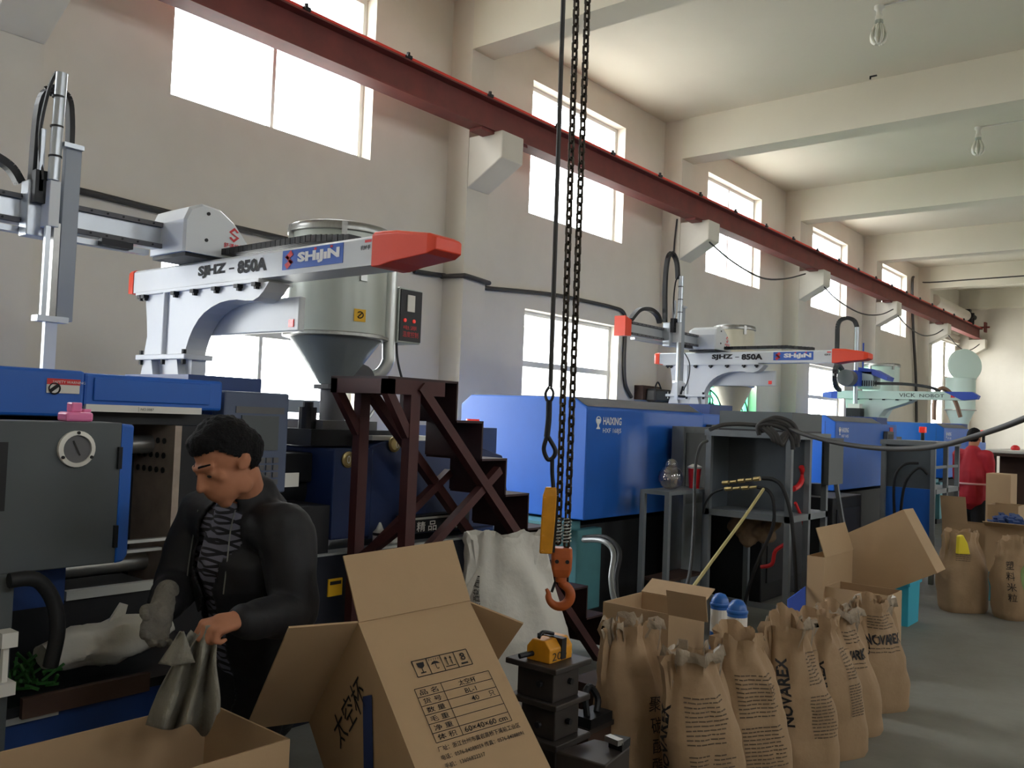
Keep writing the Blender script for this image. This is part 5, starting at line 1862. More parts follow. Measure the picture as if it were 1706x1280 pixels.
G().box(3.55, 3.8, 2.22, 2.46, 0, .325).build('body', wood_m, wc2)
G().box(3.54, 3.81, 2.21, 2.47, .325, .34).build('lid', wood_m, wc2)
pb = thing('purple_bottle', 'purple blue plastic jug on a dark crate beyond the leftmost sack', 'bottle', (pj.x, pj.y, .34))
G().lathe((pj.x, pj.y, .34), [(.045, 0), (.048, .01), (.048, .085), (.036, .11), (.02, .12), (.02, .14)], 16).build('body', purple_m, pb, smooth=True)
G().tube([(pj.x - .02, pj.y - .03, .43), (pj.x, pj.y - .035, .455), (pj.x + .025, pj.y - .02, .43)], .006, 6, 4).build('handle', purple_m, pb)
ws = thing('white_sheet', 'white plastic sheet edge standing behind the printed carton', 'sheet', dep(775, 1000, 3.6))
G().prism([dep(x, y, 3.6) for x, y in ((770, 1060), (771, 990), (784, 966), (799, 944), (800, 948), (790, 975), (781, 1000), (785, 1060))], _f * .02).build('sheet', whitebag_m, ws)
q_ = dep(776, 1055, 3.6)
G().box(q_.x - .05, q_.x + .05, q_.y - .03, q_.y + .08, 0, q_.z + .02).build('folded_stack', whitebag_m, ws)

# things behind the sacks
pc = dep(1085, 1040, 4.55)
carton((pc.x, pc.y - .1, 0), (.4, .0, 0), (0, 0, .62), (0, .4, 0), 'open carton full of cables behind the row of sacks',
       flaps=(((pc.x, pc.y - .1, .62), (.0, -.22, 0), (-.03, .0, .13)), ((pc.x + .4, pc.y + .3, .62), (0, -.4, 0), (.12, 0, .06))), group=MGc)
for i, (px_, py_) in enumerate(((1200, 992), (1229, 1003))):
    b = dep(px_, py_, 4.95 if i == 0 else 4.6)
    j = thing('blue_bottle', ('blue domed bottle behind, nearer the rack', 'blue domed bottle in front, with white label, above the sacks')[i], 'bottle', (b.x, b.y, 0), group='blue domed bottles behind the sacks')
    G().lathe((b.x, b.y, 0), [(.05, 0), (.052, .02), (.052, b.z - .05), (.046, b.z - .02), (.03, b.z + .005), (.01, b.z + .012)], 20).build('body', jug_m, j, smooth=True)
    G().lathe((b.x, b.y, 0), [(.0535, b.z - .06), (.056, b.z - .055), (.056, b.z - .045), (.0535, b.z - .04)], 20).build('cap_ring', jug_m, j, smooth=True)
    G().lathe((b.x, b.y, 0), [(.0525, b.z - .2), (.0525, b.z - .075)], 20, caps=False).build('label', label_m, j)
bp = thing('blue_sheet', 'blue sheet metal panel leaning against the grey rack', 'panel', on(1335, 1060, 2, 0.1))
q0, q1, q2, q3 = dep(1312, 1045, 5.9), dep(1345, 1045, 5.9), dep(1342, 978, 6.05), dep(1312, 1000, 6.05)
G().prism([V((q0.x, q0.y, 0)), V((q1.x, q1.y, 0)), q2, q3], (.02, .01, 0)).build('panel', panel_blue_m, bp)

# ================================================================ hoses, cables, fittings
def hose(name, pts, r, m, label, cat='hose', n=8, k=6):
    pts = [V(p) for p in pts]
    return one(name, G().tube(pts, r, n, k), m, label, cat, pts[0], smooth=True)


hose('silver_hose', [dep(972, 900, 6.6), dep(1005, 902, 6.4), dep(1022, 922, 6.3), dep(1018, 965, 6.2), dep(1026, 1005, 6.1), dep(1050, 1030, 6.0), dep(1085, 1038, 5.9), dep(1100, 1050, 5.8)], .02, hose_grey_m, 'shiny grey hose curling down from the teal valve block')
hose('silver_hose', [dep(972, 896, 6.75), dep(1010, 896, 6.6), dep(1032, 920, 6.5), dep(1026, 965, 6.4), dep(1030, 1010, 6.3)], .018, rubber_m, 'dark hose looping behind the shiny grey hose')
hose('black_hose', [dep(1092, 975, 5.9), dep(1050, 1040, 5.9), dep(1015, 1075, 6.1)], .012, rubber_m, 'thin black hose slanting down towards the stair foot')
hose('black_cable', [dep(1178, 735, 6.75), dep(1166, 745, 6.5), dep(1158, 785, 6.4), dep(1156, 870, 6.1), dep(1150, 950, 5.6), dep(1135, 1005, 5.0)], .012, rubber_m, 'black cable hanging from the rack top past the red cup', 'cable')
hose('pale_rope', [dep(1272, 815, 6.35), dep(1240, 862, 6.1), dep(1190, 930, 5.7), dep(1130, 1012, 5.0)], .011, hose_yellow_m, 'pale yellow rope slanting from the rack to the carton', 'rope')
fx = RX0 - .06
F_ = lambda x, y: on(x, y, 0, fx)
h1_ = thing('hydraulic_hose', 'upper black hydraulic hose with brass fittings on the rack shelf', 'hose', F_(1270, 797))
G().tube([F_(1270, 797), F_(1290, 800), F_(1305, 815), F_(1318, 860), F_(1324, 930), F_(1328, 1020)], .016, 8, 6).build('hose', rubber_m, h1_, smooth=True)
for i in range(5):
    a, b = F_(1204 + i * 13, 805 - i * 1.6), F_(1214 + i * 13, 804 - i * 1.6)
    G().cyl(a, b, .013 if i % 2 else .018, n=8).build('fitting', brass_m, h1_)
h2_ = thing('hydraulic_hose', 'lower black hydraulic hose with brass fittings hanging over the shelf edge', 'hose', F_(1262, 812))
G().tube([F_(1262, 812), F_(1280, 818), F_(1289, 840), F_(1287, 880), F_(1265, 930), F_(1250, 970), F_(1240, 1010)], .014, 8, 6).build('hose', rubber_m, h2_, smooth=True)
G().tube([F_(1205, 815), F_(1188, 822), F_(1176, 838), F_(1172, 856)], .009, 8, 5).build('thin_hose', rubber_m, h2_)
for i in range(4):
    a, b = F_(1208 + i * 14, 815 - i * .8), F_(1219 + i * 14, 814 - i * .8)
    G().cyl(a, b, .012 if i % 2 else .017, n=8).build('fitting', brass_m, h2_)
hose('thick_cable', [dep(1183, 716, 6.75), dep(1205, 708, 6.8), dep(1240, 707, 6.85), dep(1272, 712, 6.9), dep(1300, 730, 6.8)], .017, cable_m, 'thick dark cable lying along the top of the rack', 'cable')
hb_ = thing('hose_bundle', 'knotted bundle of dusty brown hoses draped over the rack corner', 'hose', dep(1300, 735, 6.6))
for k_, (dx, dy) in enumerate(((0, 0), (4, 5), (-3, 9), (6, -3))):
    G().tube([dep(1268 + dx, 716 + dy, 6.66), dep(1266 + dx, 706 + dy * .4, 6.66), dep(1285 + dx, 699 + dy, 6.64), dep(1310 + dx, 706 + dy, 6.62), dep(1322 + dx, 722 + dy, 6.6), dep(1324 + dx, 740 + dy, 6.6)], .018, 8, 6).build('hose', cable_m, hb_, smooth=True)
for k_ in range(3):
    G().tube([dep(1270 + k_ * 6, 712, 6.6), dep(1284 + k_ * 5, 725, 6.58), dep(1290 + k_ * 6, 735 + k_ * 3, 6.58), dep(1300 + k_ * 5, 730, 6.6), dep(1312 + k_ * 3, 716, 6.62)], .017, 8, 5).build('hose', cable_m, hb_, smooth=True)
hose('long_cable', [dep(1300, 706, 6.72), dep(1335, 722, 6.5), dep(1400, 739, 6.2), dep(1480, 748, 5.8), dep(1560, 744, 5.3), dep(1640, 722, 4.8), dep(1706, 698, 4.4), dep(1800, 655, 4.0)], .017, cable_m, 'thick dark cable sagging across the aisle from the rack to the right', 'cable')
hose('wall_cable', [on(x, y, 1, 6.47) for x, y in ((-10, 300), (60, 304), (150, 322), (270, 352), (420, 386), (560, 418), (660, 440))], .026, cable_m, 'thick brown cable run along the wall behind the nearest robot', 'cable')
hose('wall_cable', [on(x, y, 1, 6.47) for x, y in ((690, 452), (720, 457), (745, 460))] + [V((6.66, 6.47, 3.06)), V((6.665, 6.2, 3.05)), V((6.72, 6.165, 3.05)), V((7.03, 6.165, 3.03)), V((7.085, 6.2, 3.03)), V((7.09, 6.44, 3.03)), V((7.3, 6.47, 3.03))] + [on(x, y, 1, 6.47) for x, y in ((920, 491), (985, 504), (1020, 512), (1038, 520), (1042, 540), (1040, 600), (1042, 640), (1052, 662))], .026, cable_m, 'grey cable running over the pilaster and down beside the second lower window', 'cable')
hose('end_cable', [on(x, y, 1, 6.43) for x, y in ((1527, 790), (1526, 640), (1521, 540), (1520, 470))] + [on(1525, 463, 0, 25.1), on(1540, 471, 0, 25.1), on(1620, 466, 0, 25.1), on(1706, 460, 0, 25.1), on(1760, 456, 0, 25.1)], .035, cable_m, 'dark cable climbing the far pilaster and running along a ceiling beam', 'cable')
hose('corbel_cable', [on(1128, 365, 0, 11.27), on(1124, 400, 0, 11.27), on(1122, 430, 0, 11.27)], .012, cable_m, 'thin cable hanging beside the second corbel', 'cable')
wd_ = on(1080, 655, 1, 6.4)
wv = thing('wall_motor', 'small black motor box fixed to the wall beside the lower window', 'motor', (wd_.x, 6.5, wd_.z))
G().box(wd_.x - .22, wd_.x + .3, 6.36, 6.5, wd_.z - .1, wd_.z + .1).build('base', wood_m, wv)
G().box(wd_.x - .14, wd_.x + .34, 6.2, 6.36, wd_.z - .13, wd_.z + .06).build('housing', black_m, wv, bevel=.03)
G().tube([(wd_.x, 6.3, wd_.z + .05), (wd_.x + .05, 6.28, wd_.z + .16), (wd_.x + .16, 6.28, wd_.z + .05)], .012, 6, 4).build('handle', black_m, wv)

# bulbs under the ceiling
for i, (px_, py_) in enumerate(((1465, 10), (1630, 212))):
    b = on(px_, py_, 2, CZ)
    t = thing('ceiling_bulb', ('ribbed spiral bulb in a white ceiling holder, nearer the camera', 'ribbed spiral bulb in a white ceiling holder, farther down the hall')[i], 'lamp', (b.x, b.y, CZ), group='bare bulbs under the ceiling')
    G().lathe((b.x, b.y, CZ), [(.05, 0), (.05, -.03), (.03, -.05), (.03, -.1), (.04, -.11), (.04, -.16)], 18).build('holder', label_m, t, smooth=True)
    G().lathe((b.x, b.y, CZ), [(.042, -.155), (.045, -.2)], 18).build('collar', hopper_m, t)
    g = G()
    for k_ in range(8):
        a = 2 * PI * k_ / 8
        pts = [(b.x + rr * math.cos(a), b.y + rr * math.sin(a), CZ + z) for rr, z in ((.03, -.2), (.055, -.25), (.075, -.31), (.065, -.37), (.03, -.4))]
        g.tube(pts, .016, 6, 4)
    g.build('spiral_tube', bulb_m, t, smooth=True)
    G().lathe((b.x, b.y, CZ), [(.03, -.2), (.06, -.31), (.02, -.4)], 16).build('core', bulb_m, t, smooth=True)
    G().box(b.x - .01, b.x + .01, b.y - 2.2, b.y, CZ - .015, CZ).build('conduit', label_m, t)
nh = on(1450, 127, 2, CZ)
one('ceiling_hook', G().cyl((nh.x, nh.y, CZ), (nh.x, nh.y, CZ - .04), .011, n=8).box(nh.x - .01, nh.x + .01, nh.y - .08, nh.y, CZ - .015, CZ), dark_m, 'short dark stub fixed to the ceiling near the bulb', 'hook', (nh.x, nh.y, CZ))

# small things on the nearest machine
pk = on(125, 702, 1, 2.82)
kb_ = thing('pink_bottle', 'pink plastic pump bottle on top of the gauge panel', 'bottle', (pk.x, 2.82, 1.532))
G().box(pk.x - .04, pk.x + .045, 2.79, 2.86, 1.532, 1.562).build('body', pink_m, kb_, bevel=.008)
G().box(pk.x - .018, pk.x + .014, 2.805, 2.845, 1.562, 1.592).build('neck', pink_m, kb_, bevel=.004)
G().box(pk.x + .022, pk.x + .045, 2.81, 2.84, 1.562, 1.572).build('spout', pink_m, kb_, bevel=.002)
# white bundle, green parts and bracket on the tray
g = G()
rnd = random.Random(11)
B0 = V((1.55, 3.0, .72))
rings = []
for i in range(15):
    q = i / 14
    x = 1.28 + q * .45
    rr = math.sin(PI * (q * .86 + .1)) ** .6
    ring = []
    for j in range(22):
        a = 2 * PI * j / 22
        nz = noise.noise(V((q * 5, math.cos(a) * 1.6, math.sin(a) * 1.6))) * .35 + noise.noise(V((q * 11, math.cos(a) * 4, math.sin(a) * 4))) * .15
        ring.append(V((x, 2.98 + .1 * rr * math.cos(a) * (1 + nz), .765 + .07 * rr * math.sin(a) * (1 + nz) + .025 * q)))
    rings.append(ring)
g.loft(rings)
wb = thing('white_bundle', 'crumpled white plastic bundle on the tray beside the gloved hand', 'bag', (1.5, 2.98, .675))
g.build('wrap', whitebag_m, wb, smooth=True)
G().prism([(1.50, 3.0, .82), (1.56, 3.0, .82), (1.575, 3.0, .885), (1.55, 3.0, .895)], (0, .012, 0)).build('corner', whitebag_m, wb)
gt = thing('green_parts', 'tangle of dark green plastic sprues on the tray', 'parts', (1.2, 2.95, .675))
g = G()
for i in range(70):
    a = V((1.02 + rnd.random() * .27, 2.86 + rnd.random() * .2, .68 + rnd.random() * .07))
    b = a + V((rnd.uniform(-.06, .06), rnd.uniform(-.06, .06), rnd.uniform(.0, .05)))
    g.bar(a, b, .008, .008)
g.build('sprues', green_m, gt, kind='stuff')
wbk = thing('white_bracket', 'white metal bracket standing at the left edge of the tray', 'bracket', on(15, 1150, 1, 2.7))
a, b = on(4, 1060, 1, 2.68), on(30, 1072, 1, 2.68)
G().box(a.x, b.x, 2.68, 2.74, b.z - .01, a.z + .005).build('top_plate', label_m, wbk)
a2, b2 = on(0, 1142, 1, 2.68), on(26, 1152, 1, 2.68)
G().box(a2.x, b2.x, 2.68, 2.74, b2.z - .01, a2.z).build('bottom_plate', label_m, wbk)
G().box(b.x - .03, b.x - .015, 2.7, 2.72, b2.z, a.z).build('web', label_m, wbk)

# ================================================================ people
from mathutils.bvhtree import BVHTree


def clip_faces(o, cut):
    """drops faces of o whose centre satisfies cut(world point)"""
    me = o.data
    M_ = ROOTM.get(root_of(o).name, Matrix.Identity(4))
    bm = bmesh.new()
    bm.from_mesh(me)
    dead = [f for f in bm.faces if cut(M_ @ f.calc_center_median())]
    bmesh.ops.delete(bm, geom=dead, context='FACES')
    bm.to_mesh(me)
    bm.free()


def skin_hit(objs, px, py, off=.004):
    """point on the given parts straight along the sight line of a pixel"""
    d = (dep(px, py, 1) - EYE).normalized()
    best = None
    for o in objs:
        M_ = ROOTM.get(root_of(o).name, Matrix.Identity(4))
        bm = bmesh.new()
        bm.from_mesh(o.data)
        bm.transform(M_)
        h = BVHTree.FromBMesh(bm).ray_cast(EYE, d)
        bm.free()
        if h[0] is not None and (best is None or h[3] < best[1]):
            best = (h[0], h[3])
    return best[0] - d * off if best else None


def hand(g, wrist, d, n, curls, thumb=(.5, .5), sc=1.0, side=1, fat=0.0):
    """adds palm, four fingers and thumb to g; d wrist to knuckles, n out of the palm, side +1 puts the thumb at n x d"""
    d = V(d).normalized()
    n = V(n)
    n = (n - d * n.dot(d)).normalized()
    s = n.cross(d) * side
    w = V(wrist)
    kn = []
    for i in range(4):
        off = (.03 - i * .02) * sc
        k = w + d * (.088 - .006 * abs(i - 1)) * sc + s * off
        g.capsule(w + d * .015 * sc + s * off * .75, k, .0135 * sc + fat, .0115 * sc + fat, 10)
        kn.append(k)
    g.capsule(w - d * .02, w + d * .05 * sc, .024 * sc + fat, .03 * sc + fat, 12)
    for i, L in enumerate((.072, .08, .074, .058)):
        p = kn[i]
        a = 0
        sp = s * (.10 - .07 * i)
        for j, (fr, r0, r1) in enumerate(((.45, .0098, .0092), (.31, .0092, .0084), (.24, .0084, .0072))):
            a += curls[i][j] if isinstance(curls[0], (tuple, list)) else curls[j]
            dr = (d * math.cos(a) + n * math.sin(a) + sp).normalized()
            q = p + dr * L * fr * sc
            g.capsule(p, q, r0 * sc + fat, r1 * sc + fat, 8)
            p = q
    p = w + d * .022 * sc + s * .026 * sc
    dr = (d * .62 + s * .72 + n * thumb[0]).normalized()
    q = p + dr * .045 * sc
    g.capsule(p, q, .0145 * sc + fat, .0112 * sc + fat, 8)
    dr = (d * .85 + s * .2 + n * (thumb[0] + thumb[1])).normalized()
    q2 = q + dr * .034 * sc
    g.capsule(q, q2, .011 * sc + fat, .0095 * sc + fat, 8)
    dr = (d * .9 + n * (thumb[0] + thumb[1] * 1.5)).normalized()
    g.capsule(q2, q2 + dr * .026 * sc, .0095 * sc + fat, .0075 * sc + fat, 8)


class Head:
    def __init__(self, c, fwd, up, sc=1.0):
        self.c = V(c)
        self.f = V(fwd).normalized()
        u = V(up)
        self.u = (u - self.f * u.dot(self.f)).normalized()
        self.l = self.u.cross(self.f)                  # the person's own left
        self.sc = sc
        self.q = Matrix((self.l, self.f, self.u)).transposed().to_euler()

    def p(self, l, f, u):
        return self.c + (self.l * l + self.f * f + self.u * u) * self.sc

    def loc(self, w):
        d = (w - self.c) / self.sc
        return d.dot(self.l), d.dot(self.f), d.dot(self.u)

    def ell(self, g, c, r):
        g.ell(self.p(*c), [a * self.sc for a in r], self.q, 16, 10)

    def skull(self, g):
        e = self.ell
        e(g, (0, -.012, .028), (.075, .097, .09))
        e(g, (0, .022, -.04), (.061, .072, .085))
        e(g, (0, .062, -.103), (.026, .022, .02))
        for s in (-1, 1):
            e(g, (s * .042, .01, -.068), (.02, .042, .034))
            e(g, (s * .043, .06, -.018), (.022, .02, .017))
            e(g, (s * .012, .097, -.036), (.009, .011, .008))
            e(g, (s * .078, -.012, -.012), (.009, .02, .03))
            e(g, (s * .08, -.016, .0), (.011, .012, .014))
            g.capsule(self.p(s * .012, .088, .024), self.p(s * .05, .072, .022), .011 * self.sc, .009 * self.sc, 8)
            e(g, (s * .032, .075, .0), (.016, .013, .011))
        g.capsule(self.p(0, .086, .015), self.p(0, .112, -.03), .008 * self.sc, .0125 * self.sc, 8)
        g.capsule(self.p(-.018, .088, -.063), self.p(.018, .088, -.063), .0065 * self.sc, .0065 * self.sc, 8)
        g.capsule(self.p(-.015, .086, -.075), self.p(.015, .086, -.075), .0075 * self.sc, .0075 * self.sc, 8)

    def hair(self, parent, name='hair', back=-.06, fringe=.062, grow=.009):
        g = G()
        self.ell(g, (0, -.018, .036), (.075 + grow, .097 + grow, .088 + grow))
        self.ell(g, (0, -.05, .0), (.07 + grow, .06 + grow, .075 + grow))
        self.ell(g, (0, .035, .075), (.055 + grow, .05, .045))
        h = fuse(name, g, hair_m, parent, .006, 3, .004, 60)

        def cut(w):
            l, f, u = self.loc(w)
            if f > .045:
                return u < fringe
            if f > -.005:
                return u < .005 + (f + .005) / .05 * (fringe - .005)
            if f > -.03:
                return u < -.0 - (-.005 - f) / .025 * .03
            return u < back
        clip_faces(h, cut)
        return h


# ---------------------------------------------------------------- the man
DZ = .02
D = lambda x, y, d: dep(x, y, d + DZ)
MF = (-.83 * V((_r0.x, _r0.y, 0)) - .5 * vf).normalized()
ML = V((0, 0, 1)).cross(MF)
pel = D(432, 1120, 3.0)
chest = D(422, 930, 2.76)
neckb = D(412, 838, 2.68)
headc = D(376, 768, 2.55)
ls, le, lw = D(476, 885, 2.6), D(492, 1020, 2.57), D(393, 1034, 2.34)
rs_, re_, rw = D(340, 862, 2.86), D(296, 975, 2.8), D(271, 1010, 2.58)
foot = V((pel.x + .06, pel.y, 0))
man = thing('person', 'man in dark open jacket and patterned sweater bending over a carton with a rag', 'person', foot)
hd_f = (-.62 * V((_r0.x, _r0.y, 0)) - .76 * vf + V((0, 0, -.58))).normalized()
hd = Head(headc, hd_f, V((0, 0, 1)) + MF * .25, .98)
hips = [pel + ML * s * .09 for s in (1, -1)]
knees = [V((h.x + MF.x * .05 + .02, h.y + MF.y * .05, .48)) for h in hips]
ank = [foot + ML * s * .11 + V((0, 0, .09)) for s in (1, -1)]
g = G()
hd.skull(g)
g.capsule(hd.p(0, -.025, -.06), neckb, .055, .062, 14)
g.capsule(neckb, chest, .085, .12, 14)
g.capsule(chest, pel, .12, .115, 14)
for a, b, c in ((ls, le, lw), (rs_, re_, rw)):
    g.capsule(neckb + V((0, 0, -.04)), a, .055, .06, 12)
    g.capsule(a, b, .05, .043, 12)
    g.capsule(b, c, .042, .029, 12)
for h, k_, a in zip(hips, knees, ank):
    g.capsule(h, k_, .08, .055, 12)
    g.capsule(k_, a, .053, .038, 12)
    g.capsule(a + V((0, 0, -.04)), a + MF * .13 + V((0, 0, -.055)), .035, .03, 10)
hdir = (D(345, 1046, 2.27) - lw)
hand(g, lw, hdir, V((0, 0, -1)) + hdir.normalized() * -.2 + vf * .35, ((1.15, 1.35, .8), (1.2, 1.4, .8), (1.25, 1.4, .8), (1.3, 1.4, .8)), (.8, .8), 1.0, side=1)
hdir2 = (D(258, 1050, 2.52) - rw)
hand(g, rw, hdir2, ML * .8 + V((0, 0, -.2)), ((.35, .5, .4),) * 4, (.4, .3), 1.0, side=-1)
body = fuse('body', g, skin_m, man, .0055, 5)
hd.hair(man, back=-.075)
for s in (-1, 1):
    g = G().ell(hd.p(s * .032, .0835, -.003), (.0105, .006, .004), hd.q, 10, 6)
    g.build('eye', ink_m, man, smooth=True)
    g = G().capsule(hd.p(s * .016, .0905 if s > 0 else .086, .031), hd.p(s * .048, .074 if s > 0 else .066, .03), .0042, .003, 6)
    g.build('eyebrow', hair_m, man, smooth=True)
# sweater
g = G()
g.capsule(neckb + V((0, 0, -.03)), chest, .1, .158, 16)
g.capsule(chest, pel + V((0, 0, .06)), .158, .142, 16)
g.capsule(chest + MF * .03, pel + MF * .03 + V((0, 0, .2)), .14, .14, 14)
m = bpy.data.materials.new('argyle_sweater')
m.use_nodes = True
nt = m.node_tree
pb_ = nt.nodes['Principled BSDF']
pb_.inputs['Roughness'].default_value = .9
tc = nt.nodes.new('ShaderNodeTexCoord')
mx = nt.nodes.new('ShaderNodeMath')
mx.operation = 'MAXIMUM'
for i, rz in enumerate((.55, -.55)):
    mp = nt.nodes.new('ShaderNodeMapping')
    mp.inputs['Rotation'].default_value = (0, rz + PI / 2, 0)
    wv_ = nt.nodes.new('ShaderNodeTexWave')
    wv_.wave_type = 'BANDS'
    wv_.bands_direction = 'X'
    wv_.inputs['Scale'].default_value = 11
    wv_.inputs['Distortion'].default_value = .4
    nt.links.new(tc.outputs['Object'], mp.inputs['Vector'])
    nt.links.new(mp.outputs['Vector'], wv_.inputs['Vector'])
    gt_ = nt.nodes.new('ShaderNodeMath')
    gt_.operation = 'GREATER_THAN'
    gt_.inputs[1].default_value = .82
    nt.links.new(wv_.outputs['Fac'], gt_.inputs[0])
    nt.links.new(gt_.outputs[0], mx.inputs[i])
mc = nt.nodes.new('ShaderNodeMix')
mc.data_type = 'RGBA'
mc.inputs['A'].default_value = srgb((112, 112, 128))
mc.inputs['B'].default_value = srgb((28, 28, 34))
nt.links.new(mx.outputs[0], mc.inputs['Factor'])
nt.links.new(mc.outputs['Result'], pb_.inputs['Base Color'])
for a, b in ((ls, le), (rs_, re_)):
    g.capsule(neckb + V((0, 0, -.065)), a, .074, .07, 12)
    g.capsule(a, a + (b - a) * .8, .066, .055, 12)
sw = fuse('sweater', g, m, man, .009, 5, .004, 14)
# jacket, open in front
g = G()
g.capsule(neckb + V((0, 0, .0)), chest, .1, .185, 18)
g.capsule(chest, pel + V((0, 0, .02)), .185, .165, 18)
g.capsule(pel + V((0, 0, .02)), pel + V((0, 0, -.08)), .165, .155, 18)
g.capsule(neckb + V((0, 0, .035)), neckb + V((0, 0, -.03)), .072, .1, 14)
for a, b, c, cuff in ((ls, le, lw, .0), (rs_, re_, rw, .0)):
    g.capsule(neckb + V((0, 0, -.06)), a, .085, .088, 14)
    g.capsule(a, b, .088, .068, 14)
    e = b + (c - b) * .86
    g.capsule(b, e, .068, .05, 14)
jk = fuse('jacket', g, jacket_m, man, .008, 4, .011, 9)
axis_p, axis_d = pel, (neckb - pel)


def front_open(w):
    t_ = (w - pel).dot(axis_d) / axis_d.length_squared
    c = pel + axis_d * t_
    v = w - c
    fwd, lat = v.dot(MF), v.dot(ML)
    if t_ > 1.13:
        return True
    rad = v.length
    for a, b in ((rs_, re_), (re_, rw), (ls, le), (le, lw)):
        q = max(0, min(1, (w - a).dot(b - a) / (b - a).length_squared))
        if (a + (b - a) * q - w).length < .1:
            return False
    return fwd > .04 and -.075 < lat < .105 and t_ < 1.2 and rad < .205


clip_faces(jk, front_open)
sd_ = jk.modifiers.new('solid', 'SOLIDIFY')
sd_.thickness = .006
sd_.offset = 0
# trousers and shoes
g = G()
g.capsule(pel + V((0, 0, .03)), pel + V((0, 0, -.12)), .15, .14, 16)
for h, k_, a in zip(hips, knees, ank):
    g.capsule(h, k_, .1, .075, 14)
    g.capsule(k_, a + V((0, 0, -.01)), .075, .062, 14)
fuse('trousers', g, trouser_m, man, .01, 4, .008, 8)
for a in ank:
    g = G()
    g.capsule(V((a.x, a.y, .045)) - MF * .05, V((a.x, a.y, .04)) + MF * .16, .045, .04, 12)
    g.capsule(V((a.x, a.y, .05)), V((a.x, a.y, .1)), .045, .05, 12)
    fuse('shoe', g, rubber_m, man, .008, 3)
# glove on the far hand
g = G()
hand(g, rw, hdir2, ML * .8 + V((0, 0, -.2)), ((.35, .5, .4),) * 4, (.4, .3), 1.02, side=-1, fat=.004)
g.capsule(rw - hdir2.normalized() * .05, rw + hdir2.normalized() * .03, .037, .036, 14)
fuse('glove', g, glove_m, man, .0045, 4, .002, 50)
for pts in (((337, 806), (330, 850), (320, 905), (312, 960), (309, 1010), (308, 1050)), ((392, 850), (384, 885), (379, 930), (375, 965), (372, 990))):
    q_ = [skin_hit([jk, sw], *p, off=.006) for p in pts]
    q_ = [p for p in q_ if p is not None]
    if len(q_) > 2:
        G().tube(q_, .0022, 5, 3).build('zip', steel_m, man)
# rag in the bare hand
rg = thing('grey_rag', 'limp grey rag hanging from the bare hand over the open carton', 'rag', D(330, 1150, 2.25))
rings = []
NU, NV = 40, 26
for j in range(NV + 1):
    v = j / NV
    row = []
    for i in range(NU + 1):
        u = i / NU
        xt = 318 + 44 * u
        yt = 1050 + 8 * math.sin(u * 7)
        xb = 244 + 120 * u
        yb_2 = 1208 + (12 * math.sin(u * PI * 1.5)) + 36 * math.exp(-((u - .8) / .12) ** 2) - 12 * u
        k_ = v ** .8
        px_ = xt + (xb - xt) * k_ + 3 * math.sin(v * 6 + u * 9)
        py_ = yt + (yb_2 - yt) * v
        dd = 2.27 + .035 * math.sin(u * 17 + v * 1.5) * (.25 + v) + .02 * noise.noise(V((u * 6, v * 4, 2)))
        row.append(D(px_, py_, dd))
    rings.append(row)
G().loft(rings, closed=False).build('cloth', rag_m, rg, smooth=True, solid=.003)
rings = []
for j in range(13):
    v = j / 12
    row = []
    for i in range(13):
        u = i / 12
        px_ = 300 + 6 * u + (-30 + 55 * u - 6) * v
        py_ = 1052 + (58 - 10 * abs(u - .4)) * v
        row.append(D(px_, py_, 2.23 + .012 * math.sin(u * 5 + v * 3)))
    rings.append(row)
G().loft(rings, closed=False).build('folded_corner', rag_m, rg, smooth=True, solid=.003)

# ---------------------------------------------------------------- the woman in red
WD = 11.0
E_ = lambda x, y, d=WD: dep(x, y, d)
WF = (.75 * V((_r0.x, _r0.y, 0)) + .6 * vf).normalized()
WL = V((0, 0, 1)).cross(WF)
w0 = E_(1619, 860)
wm = thing('person', 'woman in red jacket with dark hair working at the far bench', 'person', (w0.x, w0.y, 0))
wz = lambda z: V((w0.x, w0.y, z))
hdw = Head(wz(1.56) + WF * .03, WF + V((0, 0, -.3)), V((0, 0, 1)), .95)
g = G()
hdw.skull(g)
g.capsule(hdw.p(0, -.02, -.06), wz(1.38), .05, .06, 12)
g.capsule(wz(1.36), wz(1.15), .1, .13, 12)
g.capsule(wz(1.15), wz(.9), .13, .15, 12)
sh = [wz(1.34) + WL * s * .17 for s in (1, -1)]
el = [s_ + WF * .05 + V((0, 0, -.27)) + WL * q * .03 for s_, q in zip(sh, (1, -1))]
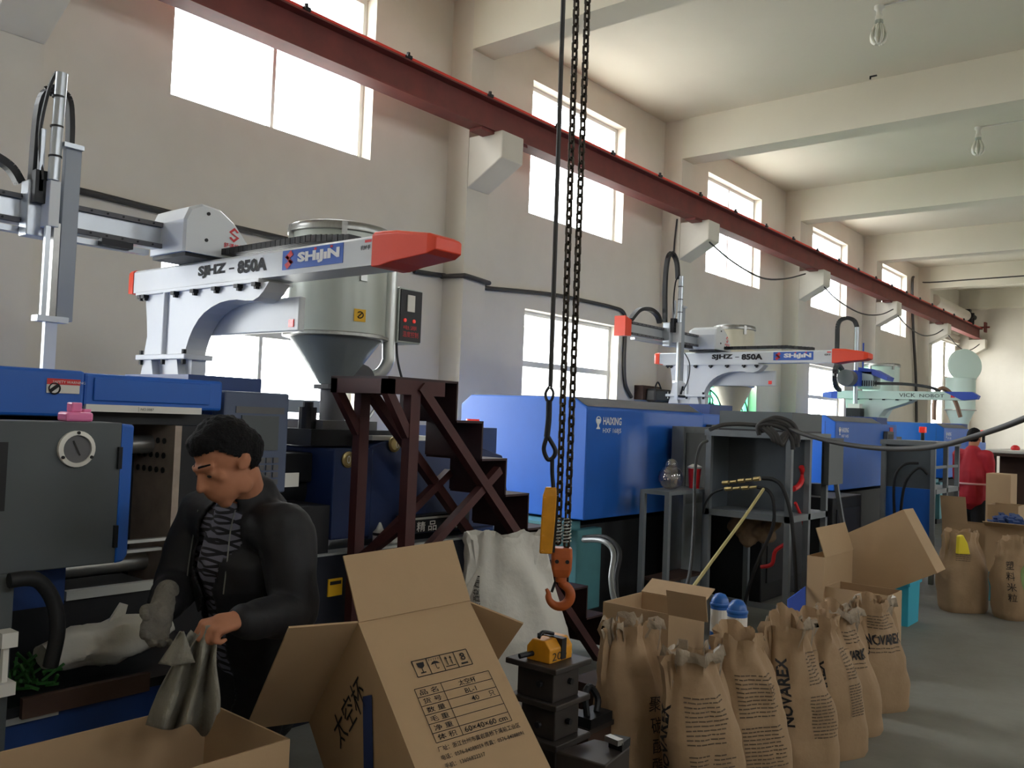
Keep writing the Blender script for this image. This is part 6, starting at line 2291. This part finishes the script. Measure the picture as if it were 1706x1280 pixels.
wr = [e + WF * .2 + V((0, 0, -.06)) for e in el]
for a, b, c in zip(sh, el, wr):
    g.capsule(a, b, .045, .04, 10)
    g.capsule(b, c, .038, .026, 10)
    hand(g, c, WF + V((0, 0, -.3)), V((0, 0, -1)), (.4, .5, .4), (.4, .3), .92, side=1 if a is sh[0] else -1)
for s in (1, -1):
    g.capsule(wz(.88) + WL * s * .08, wz(.46) + WL * s * .09, .075, .055, 10)
    g.capsule(wz(.46) + WL * s * .09, wz(.08) + WL * s * .1, .05, .036, 10)
    g.capsule(wz(.05) + WL * s * .1, wz(.04) + WL * s * .1 + WF * .14, .036, .03, 10)
fuse('body', g, skin_m, wm, .009, 4)
hdw.hair(wm, back=-.1)
g = G()
g.capsule(wz(1.38), wz(1.15), .1, .165, 14)
g.capsule(wz(1.15), wz(.84), .165, .19, 14)
for a, b, c in zip(sh, el, wr):
    g.capsule(wz(1.33), a, .08, .08, 12)
    g.capsule(a, b, .08, .065, 12)
    g.capsule(b, b + (c - b) * .85, .065, .05, 12)
fuse('jacket', g, red_cloth_m, wm, .012, 4, .01, 9)
g = G()
for s in (1, -1):
    g.capsule(wz(.86) + WL * s * .07, wz(.46) + WL * s * .09, .11, .08, 12)
    g.capsule(wz(.46) + WL * s * .09, wz(.1) + WL * s * .1, .08, .065, 12)
fuse('trousers', g, trouser_m, wm, .012, 4)
for s in (1, -1):
    G().capsule(wz(.05) + WL * s * .1 - WF * .04, wz(.045) + WL * s * .1 + WF * .16, .05, .045, 10).build('shoe', rubber_m, wm, smooth=True)
G().prism([wz(.98) + WF * .2 - WL * .08, wz(.98) + WF * .2 + WL * .14, wz(.6) + WF * .23 + WL * .17, wz(.6) + WF * .23 - WL * .12], WF * .008).build('apron', mat('pale_blue_cloth', (120, 160, 200), .8), wm)
g = G()
N = 24
g.tube([wz(.99) + (WF * math.cos(a) + WL * math.sin(a)) * .192 for a in [2 * PI * i / N for i in range(N)]], .012, 6, closed=True)
g.build('apron_tie', mat('pale_pink_tape', (220, 170, 170), .8), wm)
